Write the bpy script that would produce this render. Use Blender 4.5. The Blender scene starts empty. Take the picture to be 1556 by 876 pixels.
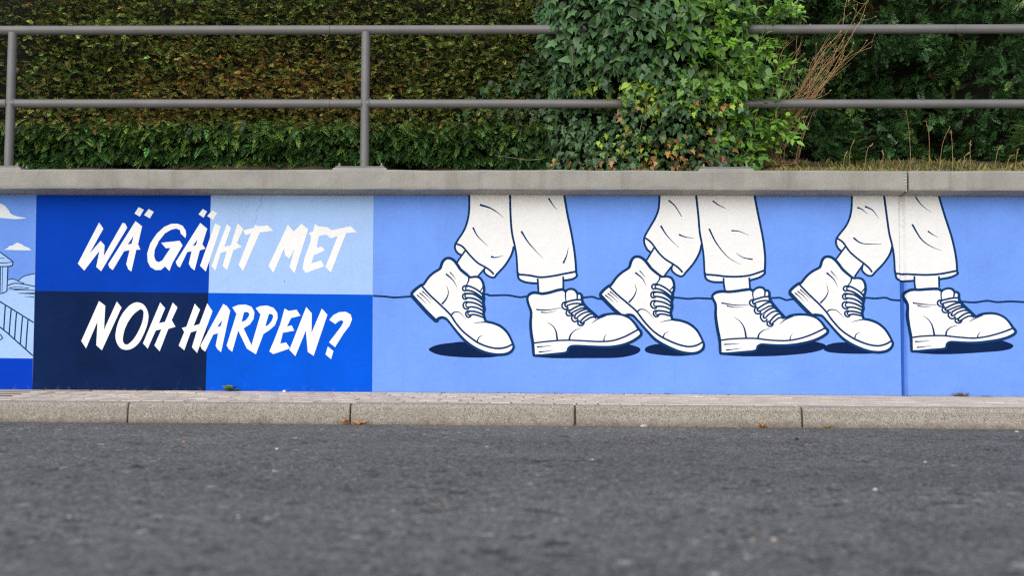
import bpy, bmesh, math, random
import numpy as np
from mathutils import Vector, Matrix
from mathutils.geometry import tessellate_polygon

random.seed(7); rng = np.random.default_rng(7)
SC = bpy.context.scene
COL = SC.collection

# ------------------------------------------------------------------ camera, sky, sun, exposure
PW, PH, FPX = 1556.0, 876.0, 1642.0
YAW, PITCH, ROLL = 0.0247, 0.0649, 0.0061
CAM = Vector((0.0, -6.0257, 0.2997))
_f = Vector((-math.sin(YAW)*math.cos(PITCH), math.cos(YAW)*math.cos(PITCH), math.sin(PITCH)))
_r0 = Vector((math.cos(YAW), math.sin(YAW), 0)); _u0 = _r0.cross(_f)
_r = _r0*math.cos(ROLL) + _u0*math.sin(ROLL); _u = -_r0*math.sin(ROLL) + _u0*math.cos(ROLL)
cd = bpy.data.cameras.new('camera'); cam = bpy.data.objects.new('camera', cd); COL.objects.link(cam)
cam.matrix_world = Matrix(((_r.x, _u.x, -_f.x, CAM.x), (_r.y, _u.y, -_f.y, CAM.y), (_r.z, _u.z, -_f.z, CAM.z), (0, 0, 0, 1)))
cd.sensor_width = 36; cd.lens = 36*FPX/PW; cd.clip_start = 0.05; cd.clip_end = 500
cd.dof.use_dof = True; cd.dof.focus_distance = 5.95; cd.dof.aperture_fstop = 2.7
SC.camera = cam
SC.cycles.use_denoising = False; SC.cycles.filter_width = 1.25; SC.cycles.max_bounces = 6

SUN_EL, SUN_AZ = math.radians(36), math.radians(200)      # azimuth from +y clockwise: behind the camera, a little left
w = bpy.data.worlds.new('World'); SC.world = w; w.use_nodes = True
nt = w.node_tree; nt.nodes.clear()
sky = nt.nodes.new('ShaderNodeTexSky'); sky.sky_type = 'NISHITA'; sky.sun_disc = False
sky.sun_elevation = SUN_EL; sky.sun_rotation = SUN_AZ
sky.air_density = 1.0; sky.dust_density = 1.6; sky.ozone_density = 0.8
bg = nt.nodes.new('ShaderNodeBackground'); bg.inputs[1].default_value = 0.13
ow = nt.nodes.new('ShaderNodeOutputWorld')
nt.links.new(sky.outputs[0], bg.inputs[0]); nt.links.new(bg.outputs[0], ow.inputs[0])
sl = bpy.data.lights.new('sun', 'SUN'); sl.energy = 2.2; sl.angle = math.radians(100); sl.color = (1.0, 0.955, 0.895)
so = bpy.data.objects.new('sun', sl); COL.objects.link(so)
sd = Vector((math.sin(SUN_AZ)*math.cos(SUN_EL), math.cos(SUN_AZ)*math.cos(SUN_EL), math.sin(SUN_EL)))
so.rotation_euler = sd.to_track_quat('Z', 'Y').to_euler(); so.location = sd*30
SC.view_settings.view_transform = 'Standard'; SC.view_settings.look = 'None'
SC.view_settings.exposure = 0.25; SC.view_settings.gamma = 1.0; SC.view_settings.use_curve_mapping = False

# ------------------------------------------------------------------ helpers
def at(px, py, y=0.0):
    d = _f*FPX + _r*(px - PW/2) - _u*(py - PH/2)
    t = (y - CAM.y)/d.y
    return CAM + d*t

def xat(px, py=300, y=0.0): return at(px, py, y).x

def lin(c):
    return tuple((v/255/12.92 if v/255 <= .04045 else ((v/255+.055)/1.055)**2.4) for v in c)

def tag(o, label=None, cat=None, group=None, kind=None):
    if label: o['label'] = label
    if cat: o['category'] = cat
    if group: o['group'] = group
    if kind: o['kind'] = kind
    return o

def link(name, me, parent=None, loc=None):
    o = bpy.data.objects.new(name, me); COL.objects.link(o)
    if parent is not None: o.parent = parent
    if loc is not None: o.location = loc
    return o

def mesh(verts, faces, mats, smooth=False, name='mesh'):
    me = bpy.data.meshes.new(name); me.from_pydata([tuple(v) for v in verts], [], faces); me.update()
    for m in (mats if isinstance(mats, (list, tuple)) else [mats]): me.materials.append(m)
    if smooth: me.polygons.foreach_set('use_smooth', [True]*len(me.polygons))
    return me

def npmesh(V, F, mat, col=None, name='mesh', smooth=False):
    """V (n,3), F (m,k) same-size polygons, col (n,3) optional linear colours"""
    me = bpy.data.meshes.new(name); k = F.shape[1]
    me.vertices.add(len(V)); me.vertices.foreach_set('co', V.astype(np.float32).ravel())
    me.loops.add(F.size); me.loops.foreach_set('vertex_index', F.astype(np.int32).ravel())
    me.polygons.add(len(F)); me.polygons.foreach_set('loop_start', np.arange(0, F.size, k, dtype=np.int32))
    try: me.polygons.foreach_set('loop_total', np.full(len(F), k, dtype=np.int32))
    except Exception: pass
    if smooth: me.polygons.foreach_set('use_smooth', np.ones(len(F), dtype=bool))
    if col is not None:
        a = me.color_attributes.new('tint', 'FLOAT_COLOR', 'POINT')
        c4 = np.ones((len(V), 4), np.float32); c4[:, :3] = col; a.data.foreach_set('color', c4.ravel())
    me.materials.append(mat); me.update(); me.validate()
    return me

def bevel_box(sx, sy, sz, b, mat, seg=1, name='block'):
    bm = bmesh.new(); bmesh.ops.create_cube(bm, size=1)
    bmesh.ops.scale(bm, vec=(sx, sy, sz), verts=bm.verts)
    bmesh.ops.bevel(bm, geom=list(bm.edges), offset=b, segments=seg, affect='EDGES', profile=.5)
    me = bpy.data.meshes.new(name); bm.to_mesh(me); bm.free(); me.materials.append(mat); return me

def tube(pts, rad, mat, sides=8, name='tube', cap=True, smooth=True):
    pts = [Vector(p) for p in pts]; n = len(pts)
    rr = rad if isinstance(rad, (list, tuple)) else [rad]*n
    V, F = [], []
    up = None
    for i, p in enumerate(pts):
        t = (pts[min(i+1, n-1)] - pts[max(i-1, 0)]).normalized()
        if up is None:
            up = Vector((0, 0, 1)) if abs(t.z) < .9 else Vector((1, 0, 0))
        a = t.cross(up).normalized(); b = a.cross(t).normalized(); up = b
        for k in range(sides):
            an = 2*math.pi*k/sides; V.append(p + a*math.cos(an)*rr[i] + b*math.sin(an)*rr[i])
    for i in range(n-1):
        for k in range(sides):
            k2 = (k+1) % sides
            F.append((i*sides+k, i*sides+k2, (i+1)*sides+k2, (i+1)*sides+k))
    if cap:
        o = len(V); V += V[:sides] + V[(n-1)*sides:n*sides]
        F.append(tuple(o+k for k in range(sides-1, -1, -1))); F.append(tuple(o+sides+k for k in range(sides)))
    me = mesh(V, F, mat, name=name)
    if smooth:
        for p in me.polygons: p.use_smooth = len(p.vertices) == 4
    return me

def merge_meshes(parts, name, mat):
    """parts: list of (V list, F list)"""
    V, F = [], []
    for v, f in parts:
        o = len(V); V += list(v); F += [tuple(i+o for i in q) for q in f]
    return mesh(V, F, mat, name=name)

def catmull(P, n=6, closed=False):
    P = [np.array(p, float) for p in P]
    if len(P) < 3 and not closed: return P
    out = []; m = len(P)
    rngi = range(m if closed else m-1)
    for i in rngi:
        if closed: p0, p1, p2, p3 = P[(i-1) % m], P[i], P[(i+1) % m], P[(i+2) % m]
        else: p0, p1, p2, p3 = P[max(i-1, 0)], P[i], P[i+1], P[min(i+2, m-1)]
        for k in range(n):
            t = k/n
            out.append(.5*((2*p1) + (-p0+p2)*t + (2*p0-5*p1+4*p2-p3)*t*t + (-p0+3*p1-3*p2+p3)*t**3))
    if not closed: out.append(P[-1])
    return out

def vnoise(x, y, seed=0):
    """smooth value noise on arrays, 0..1"""
    x = np.asarray(x, float); y = np.asarray(y, float)
    xi = np.floor(x).astype(np.int64); yi = np.floor(y).astype(np.int64); fx = x-xi; fy = y-yi
    fx = fx*fx*(3-2*fx); fy = fy*fy*(3-2*fy)
    def h(a, b):
        v = np.sin((a*127.1 + b*311.7 + seed*74.7))*43758.5453
        return v - np.floor(v)
    return (h(xi, yi)*(1-fx) + h(xi+1, yi)*fx)*(1-fy) + (h(xi, yi+1)*(1-fx) + h(xi+1, yi+1)*fx)*fy

# ------------------------------------------------------------------ materials
def newmat(name):
    m = bpy.data.materials.new(name); m.use_nodes = True
    n = m.node_tree; b = n.nodes['Principled BSDF']
    return m, n, b

def N(n, t, **kw):
    k = n.nodes.new(t)
    for a, v in kw.items(): setattr(k, a, v)
    return k

def noise(n, scale, detail=4, rough=.55, vec=None, out='Fac'):
    k = N(n, 'ShaderNodeTexNoise'); k.inputs['Scale'].default_value = scale
    k.inputs['Detail'].default_value = detail; k.inputs['Roughness'].default_value = rough
    if vec is not None: n.links.new(vec, k.inputs['Vector'])
    return k.outputs[out]

def ramp(n, fac, stops):
    k = N(n, 'ShaderNodeValToRGB'); e = k.color_ramp.elements
    while len(e) < len(stops): e.new(.5)
    for i, (p, c) in enumerate(stops):
        e[i].position = p; e[i].color = (*c, 1) if len(c) == 3 else c
    n.links.new(fac, k.inputs[0]); return k.outputs[0]

def mixc(n, fac, a, b, mode='MIX'):
    k = N(n, 'ShaderNodeMix', data_type='RGBA', blend_type=mode)
    for s, v in ((k.inputs[0], fac), (k.inputs[6], a), (k.inputs[7], b)):
        if isinstance(v, (int, float)): s.default_value = v
        elif isinstance(v, tuple): s.default_value = (*v, 1) if len(v) == 3 else v
        else: n.links.new(v, s)
    return k.outputs[2]

def bump(n, b, h, strength, dist, prev=None):
    k = N(n, 'ShaderNodeBump'); k.inputs['Strength'].default_value = strength; k.inputs['Distance'].default_value = dist
    n.links.new(h, k.inputs['Height'])
    if prev is not None: n.links.new(prev, k.inputs['Normal'])
    n.links.new(k.outputs[0], b.inputs['Normal']); return k.outputs[0]

def coords(n, out='Object'):
    return N(n, 'ShaderNodeTexCoord').outputs[out]

def geo_pos(n): return N(n, 'ShaderNodeNewGeometry').outputs['Position']

def mapping(n, vec, scale):
    k = N(n, 'ShaderNodeMapping'); k.inputs['Scale'].default_value = scale
    n.links.new(vec, k.inputs['Vector']); return k.outputs[0]

def paint(name, c, var=.10, grime=.5):
    m, n, b = newmat(name); p = geo_pos(n)
    base = tuple(c)
    hi = tuple(min(1, v*(1+var)) for v in base); lo = tuple(v*(1-var) for v in base)
    c1 = ramp(n, noise(n, 2.6, 5, .6, p), [(.3, lo), (.7, hi)])
    # roller marks: fine, slightly stretched mottling
    c2 = mixc(n, ramp(n, noise(n, 1.0, 5, .65, mapping(n, p, (18, 18, 55))), [(.35, (0, 0, 0)), (.75, (.22, .22, .22))]), c1, tuple(v*.78 for v in base))
    dr = ramp(n, noise(n, 1.0, 5, .6, mapping(n, p, (30, 30, 1.6))), [(.56, (0, 0, 0)), (.74, (.16, .16, .16))])
    c2 = mixc(n, dr, c2, tuple(v*.62+.01 for v in base))
    # rising dirt, splashes with a shape of their own
    k = N(n, 'ShaderNodeSeparateXYZ'); n.links.new(p, k.inputs[0])
    mr = N(n, 'ShaderNodeMapRange'); n.links.new(k.outputs[2], mr.inputs[0])
    mr.inputs[1].default_value = .10; mr.inputs[2].default_value = .17; mr.inputs[3].default_value = .22; mr.inputs[4].default_value = 0
    mm = N(n, 'ShaderNodeMath', operation='ADD'); n.links.new(mr.outputs[0], mm.inputs[0]); n.links.new(noise(n, 24, 6, .7, p), mm.inputs[1])
    d = ramp(n, mm.outputs[0], [(.70, (0, 0, 0)), (.92, (grime, grime, grime))])
    c3 = mixc(n, d, c2, (.16, .15, .14))
    # chips: few pale and dark flecks
    fl = ramp(n, noise(n, 42, 2, .5, p), [(.80, (0, 0, 0)), (.84, (.55, .55, .55))])
    c4 = mixc(n, fl, c3, tuple(v*.45+.02 for v in base))
    n.links.new(c4, b.inputs['Base Color'])
    b.inputs['Roughness'].default_value = .8; b.inputs['Specular IOR Level'].default_value = .06
    h1 = bump(n, b, noise(n, 9, 5, .6, p), .35, .02)
    bump(n, b, noise(n, 90, 3, .55, p), .14, .0016, h1)
    return m

M_PERI = paint('paint_periwinkle', (.160, .322, .84))
M_DEEP = paint('paint_deep_blue', (.001, .046, .41))
M_PALE = paint('paint_pale_blue', (.345, .52, .83), .05)
M_NAVY = paint('paint_navy', (.0036, .0155, .068), .25)
M_MID = paint('paint_mid_blue', (.001, .090, .63))
M_SKYB = paint('paint_sky_blue', (.140, .29, .76))
M_ROYAL = paint('paint_royal_blue', (.001, .043, .45))
M_WHITE = paint('paint_white', (.80, .81, .805), .03, .3)
M_OFFW = paint('paint_cloud_white', (.66, .72, .74), .04)
M_LINE = paint('paint_navy_line', (.0045, .036, .128), .2)

def concrete(name, c, scale=1.0, speck=.0, streak=.3, bumpd=.004):
    m, n, b = newmat(name); p = geo_pos(n)
    lo = tuple(v*.80 for v in c); hi = tuple(min(1, v*1.14) for v in c)
    c1 = ramp(n, noise(n, 5*scale, 8, .65, p), [(.3, lo), (.72, hi)])
    st = ramp(n, noise(n, 1.0, 4, .6, mapping(n, p, (14, 14, 1.2))), [(.52, (0, 0, 0)), (.72, (streak, streak, streak))])
    c2 = mixc(n, st, c1, tuple(v*f for v, f in zip(c, (.62, .56, .46))))
    f = noise(n, 260*scale, 2, .5, p)
    c3 = mixc(n, .35, c2, ramp(n, f, [(.3, (.35, .35, .35)), (.7, (.65, .65, .65))]), 'OVERLAY')
    n.links.new(c3, b.inputs['Base Color']); b.inputs['Roughness'].default_value = .85
    b.inputs['Specular IOR Level'].default_value = .25
    h1 = bump(n, b, noise(n, 14, 6, .6, p), .3, .02)
    bump(n, b, f, .5, bumpd*.5, h1)
    return m

M_COPE = concrete('coping_concrete', (.305, .300, .272), streak=.45)
M_CONC = concrete('wall_concrete', (.30, .30, .28))
M_CHIP = concrete('lit_chip_concrete', (.46, .42, .36), streak=.1)  # light tone of the lit, chipped coping edge

def washed(name):
    m, n, b = newmat(name); p = geo_pos(n)
    v = N(n, 'ShaderNodeTexVoronoi'); v.inputs['Scale'].default_value = 290; n.links.new(p, v.inputs['Vector'])
    st = ramp(n, v.outputs['Color'], [(.0, (.06, .055, .05)), (.22, (.26, .235, .205)), (.55, (.45, .41, .36)), (.85, (.57, .53, .47)), (1, (.75, .72, .67))])
    gaps = ramp(n, v.outputs['Distance'], [(.40, (0, 0, 0)), (.75, (.6, .6, .6))])
    c1 = mixc(n, gaps, st, (.12, .105, .09))
    c2 = mixc(n, ramp(n, noise(n, 6, 6, .65, p), [(.4, (0, 0, 0)), (.75, (.45, .45, .45))]), c1, (.27, .235, .19))
    k = N(n, 'ShaderNodeSeparateXYZ'); n.links.new(p, k.inputs[0])
    mr = N(n, 'ShaderNodeMapRange'); n.links.new(k.outputs[2], mr.inputs[0])
    mr.inputs[1].default_value = .0; mr.inputs[2].default_value = .035; mr.inputs[3].default_value = .42; mr.inputs[4].default_value = 0
    mm = N(n, 'ShaderNodeMath', operation='ADD'); n.links.new(mr.outputs[0], mm.inputs[0]); n.links.new(noise(n, 18, 6, .7, p), mm.inputs[1])
    c3 = mixc(n, ramp(n, mm.outputs[0], [(.55, (0, 0, 0)), (.95, (.7, .7, .7))]), c2, (.13, .10, .075))
    tone = ramp(n, N(n, 'ShaderNodeObjectInfo').outputs['Random'], [(0, (.93, .92, .90)), (1, (1.0, 1.0, 1.0))])
    c3 = mixc(n, 1.0, c3, tone, 'MULTIPLY')
    sc_ = ramp(n, noise(n, 1.0, 5, .7, mapping(n, p, (3, 3, 40))), [(.60, (0, 0, 0)), (.70, (.5, .5, .5))])
    c3 = mixc(n, sc_, c3, (.17, .155, .14))
    n.links.new(c3, b.inputs['Base Color']); b.inputs['Roughness'].default_value = .9; b.inputs['Specular IOR Level'].default_value = .2
    bump(n, b, gaps, -.7, .003)
    return m
M_KERB = washed('kerb_washed_concrete')

def paver_mat():
    m, n, b = newmat('paver_concrete'); p = geo_pos(n)
    r = N(n, 'ShaderNodeObjectInfo').outputs['Random']
    c0 = ramp(n, r, [(0, (.57, .48, .39)), (.5, (.63, .535, .44)), (1, (.68, .59, .495))])
    c1 = mixc(n, ramp(n, noise(n, 7, 7, .65, p), [(.35, (0, 0, 0)), (.8, (.45, .45, .45))]), c0, (.36, .30, .25))
    c2 = mixc(n, .3, c1, ramp(n, noise(n, 300, 2, .5, p), [(.3, (.3, .3, .3)), (.7, (.7, .7, .7))]), 'OVERLAY')
    n.links.new(c2, b.inputs['Base Color']); b.inputs['Roughness'].default_value = .9; b.inputs['Specular IOR Level'].default_value = .2
    bump(n, b, noise(n, 300, 2, .5, p), .4, .002); return m
M_PAVER = paver_mat()
M_SAND = concrete('joint_sand', (.11, .092, .075), streak=0)

def asphalt():
    m, n, b = newmat('asphalt'); p = geo_pos(n)
    v = N(n, 'ShaderNodeTexVoronoi'); v.inputs['Scale'].default_value = 115; n.links.new(p, v.inputs['Vector'])
    st = ramp(n, v.outputs['Color'], [(0, (.105, .102, .098)), (.45, (.160, .156, .149)), (.8, (.205, .199, .190)), (.95, (.25, .235, .21)), (1, (.38, .34, .28))])
    gaps = ramp(n, v.outputs['Distance'], [(.35, (0, 0, 0)), (.7, (.8, .8, .8))])
    c1 = mixc(n, gaps, st, (.066, .064, .062))
    c2 = mixc(n, ramp(n, noise(n, 1.6, 5, .6, mapping(n, p, (.6, 1.6, 1))), [(.3, (0, 0, 0)), (.75, (.4, .4, .4))]), c1, (.185, .179, .170))
    c3 = mixc(n, ramp(n, noise(n, 9, 5, .65, p), [(.55, (0, 0, 0)), (.8, (.35, .35, .35))]), c2, (.075, .072, .07))
    at_ = N(n, 'ShaderNodeAttribute', attribute_name='tint')
    c4 = mixc(n, 1.0, c3, at_.outputs['Color'], 'MULTIPLY')
    n.links.new(c4, b.inputs['Base Color']); b.inputs['Roughness'].default_value = .78; b.inputs['Specular IOR Level'].default_value = .35
    bump(n, b, gaps, -.6, .0035); return m
M_ROAD = asphalt()

def metal(name, c, rough=.42):
    m, n, b = newmat(name); p = geo_pos(n)
    c1 = ramp(n, noise(n, 8, 6, .6, p), [(.3, tuple(v*.86 for v in c)), (.7, tuple(v*1.1 for v in c))])
    fl = ramp(n, noise(n, 60, 3, .6, p), [(.72, (0, 0, 0)), (.8, (.5, .5, .5))])
    n.links.new(mixc(n, fl, c1, (.10, .085, .07)), b.inputs['Base Color'])
    b.inputs['Roughness'].default_value = rough; b.inputs['Specular IOR Level'].default_value = .45
    bump(n, b, noise(n, 90, 3, .5, p), .12, .001); return m
M_RAIL = metal('grey_railing_paint', (.150, .148, .146))
M_ZINC = metal('galvanised_steel', (.22, .22, .215), .4)
M_SEAM = metal('dark_seam', (.03, .03, .03), .7)

def leafmat(name, rough=.42, spec=.45, transl=.25, c=None, rnd=.35):
    m, n, b = newmat(name)
    if c is None: col = N(n, 'ShaderNodeAttribute', attribute_name='tint').outputs['Color']
    else:
        r = N(n, 'ShaderNodeObjectInfo').outputs['Random']
        col = ramp(n, r, [(0, tuple(v*(1-rnd) for v in c)), (1, tuple(min(1, v*(1+rnd)) for v in c))])
    n.links.new(col, b.inputs['Base Color']); b.inputs['Roughness'].default_value = rough
    b.inputs['Specular IOR Level'].default_value = spec
    if transl:
        t = N(n, 'ShaderNodeBsdfTranslucent'); n.links.new(mixc(n, 1.0, col, (1.0, 1.0, .55), 'MULTIPLY'), t.inputs[0])
        mx = N(n, 'ShaderNodeMixShader'); mx.inputs[0].default_value = transl
        n.links.new(b.outputs[0], mx.inputs[1]); n.links.new(t.outputs[0], mx.inputs[2])
        n.links.new(mx.outputs[0], n.nodes['Material Output'].inputs[0])
    return m
M_YEW = leafmat('yew_needles', .33, .6, .0)
M_LEAF = leafmat('leaf_tinted', .42, .5, .22)
M_DRY = leafmat('dry_leaf_tinted', .8, .2, .15)
def flat(name, c, rough=.9, sc=20):
    m, n, b = newmat(name); p = geo_pos(n)
    n.links.new(ramp(n, noise(n, sc, 6, .65, p), [(.3, tuple(v*.55 for v in c)), (.75, tuple(v*1.35 for v in c))]), b.inputs['Base Color'])
    b.inputs['Roughness'].default_value = rough; b.inputs['Specular IOR Level'].default_value = .2
    bump(n, b, noise(n, sc*3, 5, .6, p), .6, .01); return m
M_SOIL = flat('soil', (.075, .052, .034)); M_CORE = flat('hedge_gap_shade', (.008, .008, .005), .95)  # foliage backing is near-black: shade of the gaps put into its colour
M_BARK = flat('bark', (.085, .065, .045), .9, 60); M_STRAW = flat('dry_stem', (.46, .295, .145), .8, 25)
M_GSTEM = flat('green_stem', (.12, .16, .05), .7, 60)
M_TWIG = flat('ivy_stem', (.20, .16, .10), .8, 60)

# ------------------------------------------------------------------ road, kerb, pavement, soil bank
KY, KTOP, ZB, ZCB, ZCT = -1.211, .0932, .105, 1.214, 1.337
KX0 = -1.836
def road():
    xs = np.concatenate([np.linspace(-40, -3, 38)[:-1], np.arange(-3.0, 3.0, .0085), np.linspace(3, 40, 38)])
    ys = np.concatenate([np.linspace(-30, -4.9, 26)[:-1], np.arange(-4.9, KY, .0085), [KY+.0, KY+.06]])
    X, Y = np.meshgrid(xs, ys)
    fine = ((np.abs(X) < 2.95) & (Y > -4.85)).astype(float)
    st = rng.random(X.shape)**2
    g = .62 + .70*rng.random(X.shape) + .30*(vnoise(X*.7, Y*2.4, 84)-.5) + .20*(vnoise(X*6, Y*6, 83)-.5)
    Z = (.0022*st + .003*vnoise(X*2, Y*2, 2) - .0015)*fine
    ix0, iy0 = np.searchsorted(xs, -2.9), np.searchsorted(ys, -4.8); ix1, iy1 = np.searchsorted(xs, 2.9), len(ys)-5
    def stamp(cnt, rlo, rhi, mlo, mhi, dz):
        for _ in range(cnt):
            cx, cy_ = int(rng.integers(ix0+4, ix1-4)), int(rng.integers(iy0+4, iy1-4)); rx = rng.uniform(rlo, rhi); ry = rx*rng.uniform(.6, 1.2); k = 4
            sub = (slice(cy_-k, cy_+k+1), slice(cx-k, cx+k+1)); dy, dx = np.mgrid[-k:k+1, -k:k+1]
            m = (dx/rx)**2 + (dy/ry)**2 + rng.normal(0, .25, dx.shape) < 1
            f = rng.uniform(mlo, mhi); a = g[sub]; a[m] *= f; zz = Z[sub]; zz[m] += dz
    stamp(12000, .6, 1.5, .45, .8, -.003); stamp(1100, 1.3, 3.4, .35, .68, -.004)
    stamp(6000, .5, 1.2, 1.15, 1.5, .001); stamp(900, .5, 1.3, 1.7, 2.7, .0015)
    V = np.stack([X.ravel(), Y.ravel(), Z.ravel()], 1)
    nx, ny = len(xs), len(ys)
    i = np.arange(nx*ny).reshape(ny, nx)
    F = np.stack([i[:-1, :-1].ravel(), i[:-1, 1:].ravel(), i[1:, 1:].ravel(), i[1:, :-1].ravel()], 1)
    g = np.clip(g, .2, 3.2)*fine + (1-fine)
    tint = np.repeat(g.ravel()[:, None], 3, 1)
    return tag(link('road', npmesh(V, F, M_ROAD, tint, 'road', smooth=True)), kind='structure')
road()

def kerb_section(L):
    """front face slightly battered, rounded upper edge; local x along the street, y back"""
    prof = [(-.001, -.12), (0, 0), (.004, .064)]
    r = .024
    for k in range(1, 7):
        a = math.pi/2*k/6
        prof.append((.004 + r*(1-math.cos(a)), KTOP - r + r*math.sin(a)))
    prof += [(.12, KTOP), (.12, -.12)]
    V, F = [], []; n = len(prof)
    xs = [-L/2, -L/2+.004, L/2-.004, L/2]
    for j, x in enumerate(xs):
        ins = .003 if j in (0, 3) else 0
        for (y, z) in prof: V.append((x, y + ins, z - ins))
    for j in range(3):
        for k in range(n-1): F.append((j*n+k, (j+1)*n+k, (j+1)*n+k+1, j*n+k+1))
    F.append(tuple(range(n))); F.append(tuple(3*n+k for k in range(n-1, -1, -1)))
    me = mesh(V, F, M_KERB, name='kerb_stone'); return me
kerb = tag(link('kerb', bevel_box(80, .10, .14, .004, M_SAND, name='kerb_bed'), loc=(0, KY+.075, -.005)), kind='structure')
kme = kerb_section(.992)
for i in range(-5, 9):
    o = link('kerb_stone', kme, kerb)
    o.location = (KX0 + i - .5, -.075 + random.uniform(-.002, .002), .005 + random.uniform(-.002, .0015))
    o.rotation_euler = (0, random.uniform(-.0012, .0012), random.uniform(-.001, .001))

def pave_z(y): return KTOP + (ZB - KTOP)*(y - (KY+.12))/(0 - (KY+.12))
PY0 = KY + .124
V = [(-40, KY+.115, pave_z(KY+.115)-.007), (40, KY+.115, pave_z(KY+.115)-.007), (40, .05, pave_z(.05)-.007), (-40, .05, pave_z(.05)-.007)]
pavement = tag(link('pavement', mesh(V, [(0, 1, 2, 3)], M_SAND, name='pavement_bed')), kind='structure')
pme = bevel_box(.0945, .1960, .05, .004, M_PAVER, name='paver'); pme2 = bevel_box(.1965, .082, .05, .004, M_PAVER, name='paver_end')
sl_a = math.atan2(ZB-KTOP, 1.09)
stuffV, stuffF = [], []
def add_stuff(cx, cy, sx, sy):
    o = len(stuffV); z = pave_z(cy)
    stuffV.extend([(cx-sx/2, cy-sy/2, z), (cx+sx/2, cy-sy/2, z), (cx+sx/2, cy+sy/2, z), (cx-sx/2, cy+sy/2, z)]); stuffF.append((o, o+1, o+2, o+3))
for row in range(5):
    cy = PY0 + .1 + .2*row
    for k in range(-60, 61):
        cx = .1*k + (.05 if row % 2 else 0) + .027
        if abs(cx) <= 2.62 + .02*row:
            o = link('paver', pme, pavement)
            o.location = (cx, cy, pave_z(cy) - .025 + random.gauss(0, .0011)); o.rotation_euler = (sl_a+random.gauss(0, .003), random.gauss(0, .004), random.gauss(0, .004))
        else: add_stuff(cx, cy, .0965, .1965)
cy = PY0 + 1.0 + .043
for k in range(-30, 31):
    cx = .2*k + .03
    if abs(cx) <= 2.5:
        o = link('paver', pme2, pavement); o.location = (cx, cy, pave_z(cy)-.025 + random.gauss(0, .0008)); o.rotation_euler = (sl_a, random.gauss(0, .003), 0)
    else: add_stuff(cx, cy, .1965, .082)
tag(link('outer_pavers', mesh(stuffV, stuffF, M_PAVER, name='outer_pavers'), pavement), kind='stuff')

def soil():
    xs = np.arange(-7, 7.01, .05); ys = np.concatenate([np.arange(.12, 1.6, .05), np.linspace(1.6, 12, 12)])
    X, Y = np.meshgrid(xs, ys)
    Z = 1.318 + .26*np.clip((Y-.12)/.8, 0, 1) + .05*(vnoise(X*5, Y*5, 4)-.5) + .02*(vnoise(X*25, Y*25, 6)-.5)
    Z[0] = 1.2
    i = np.arange(X.size).reshape(X.shape)
    F = np.stack([i[:-1, :-1].ravel(), i[:-1, 1:].ravel(), i[1:, 1:].ravel(), i[1:, :-1].ravel()], 1)
    return tag(link('soil_bank', npmesh(np.stack([X.ravel(), Y.ravel(), Z.ravel()], 1), F, M_SOIL, name='soil_bank', smooth=True)), kind='structure')
soil()

# ------------------------------------------------------------------ retaining wall and mural
GX0, GX1 = xat(1366.5, 400), xat(1377.0, 400)
GC = [GX0, GX0*.7+GX1*.3, GX0*.3+GX1*.7, GX1]
def groove(x):
    if x <= GX0 or x >= GX1: return 0.0
    if x < GC[1]: return .022*(x-GX0)/(GC[1]-GX0)
    if x > GC[2]: return .022*(GX1-x)/(GX1-GC[2])
    return .022

def sheet(tris2d, pts2d, off, mat, name):
    """flat paint film on the wall: pts (x,z); follows the joint groove"""
    bm = bmesh.new(); vs = [bm.verts.new((p[0], 0, p[1])) for p in pts2d]
    for t in tris2d:
        try: bm.faces.new([vs[i] for i in t])
        except ValueError: pass
    xs = [p[0] for p in pts2d]
    for g in GC:
        if min(xs) < g < max(xs):
            bmesh.ops.bisect_plane(bm, geom=bm.verts[:]+bm.edges[:]+bm.faces[:], plane_co=(g, 0, 0), plane_no=(1, 0, 0), dist=1e-7)
    for f in bm.faces:
        f.normal_update()
        if f.normal.y > 0: f.normal_flip()
    if off is not None:
        for v in bm.verts: v.co.y = groove(v.co.x) - off
    me = bpy.data.meshes.new(name); bm.to_mesh(me); bm.free(); me.materials.append(mat); return me

def fill(name, loops, off, mat, parent):
    """loops in photograph pixels, the first is the outer one"""
    L3 = [[Vector((at(*p).x, at(*p).z, 0)) for p in lp] for lp in loops]
    flatp = [(v.x, v.y) for lp in L3 for v in lp]
    tr = tessellate_polygon(L3)
    return link(name, sheet(tr, flatp, off, mat, name), parent)

def stroke_geo(P, w0, w1=None, n=6, closed=False, taper=None):
    """ribbon: centre line P (pixels), width profile from w0 to w1; taper 'in','out','both' thins the ends"""
    C = catmull(P, n, closed) if len(P) > 2 else [np.array(P[0], float)*(1-k/6)+np.array(P[1], float)*k/6 for k in range(7)]
    m = len(C); L, R = [], []
    w1 = w0 if w1 is None else w1
    for i, c in enumerate(C):
        a = C[(i-1) % m] if (closed or i > 0) else C[i]; b = C[(i+1) % m] if (closed or i < m-1) else C[i]
        t = b-a; t = t/(np.linalg.norm(t)+1e-9); nn = np.array([-t[1], t[0]])
        s = i/max(1, m-1); wd = w0*(1-s)+w1*s
        if closed: wd *= 1 + .12*math.sin(s*23) + .06*math.sin(s*57+1)
        L.append(c+nn*wd/2); R.append(c-nn*wd/2)
    q = []
    pts = L+R
    for i in range(m if closed else m-1):
        j = (i+1) % m
        q.append((i, j, m+j, m+i))
    return pts, q

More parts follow.
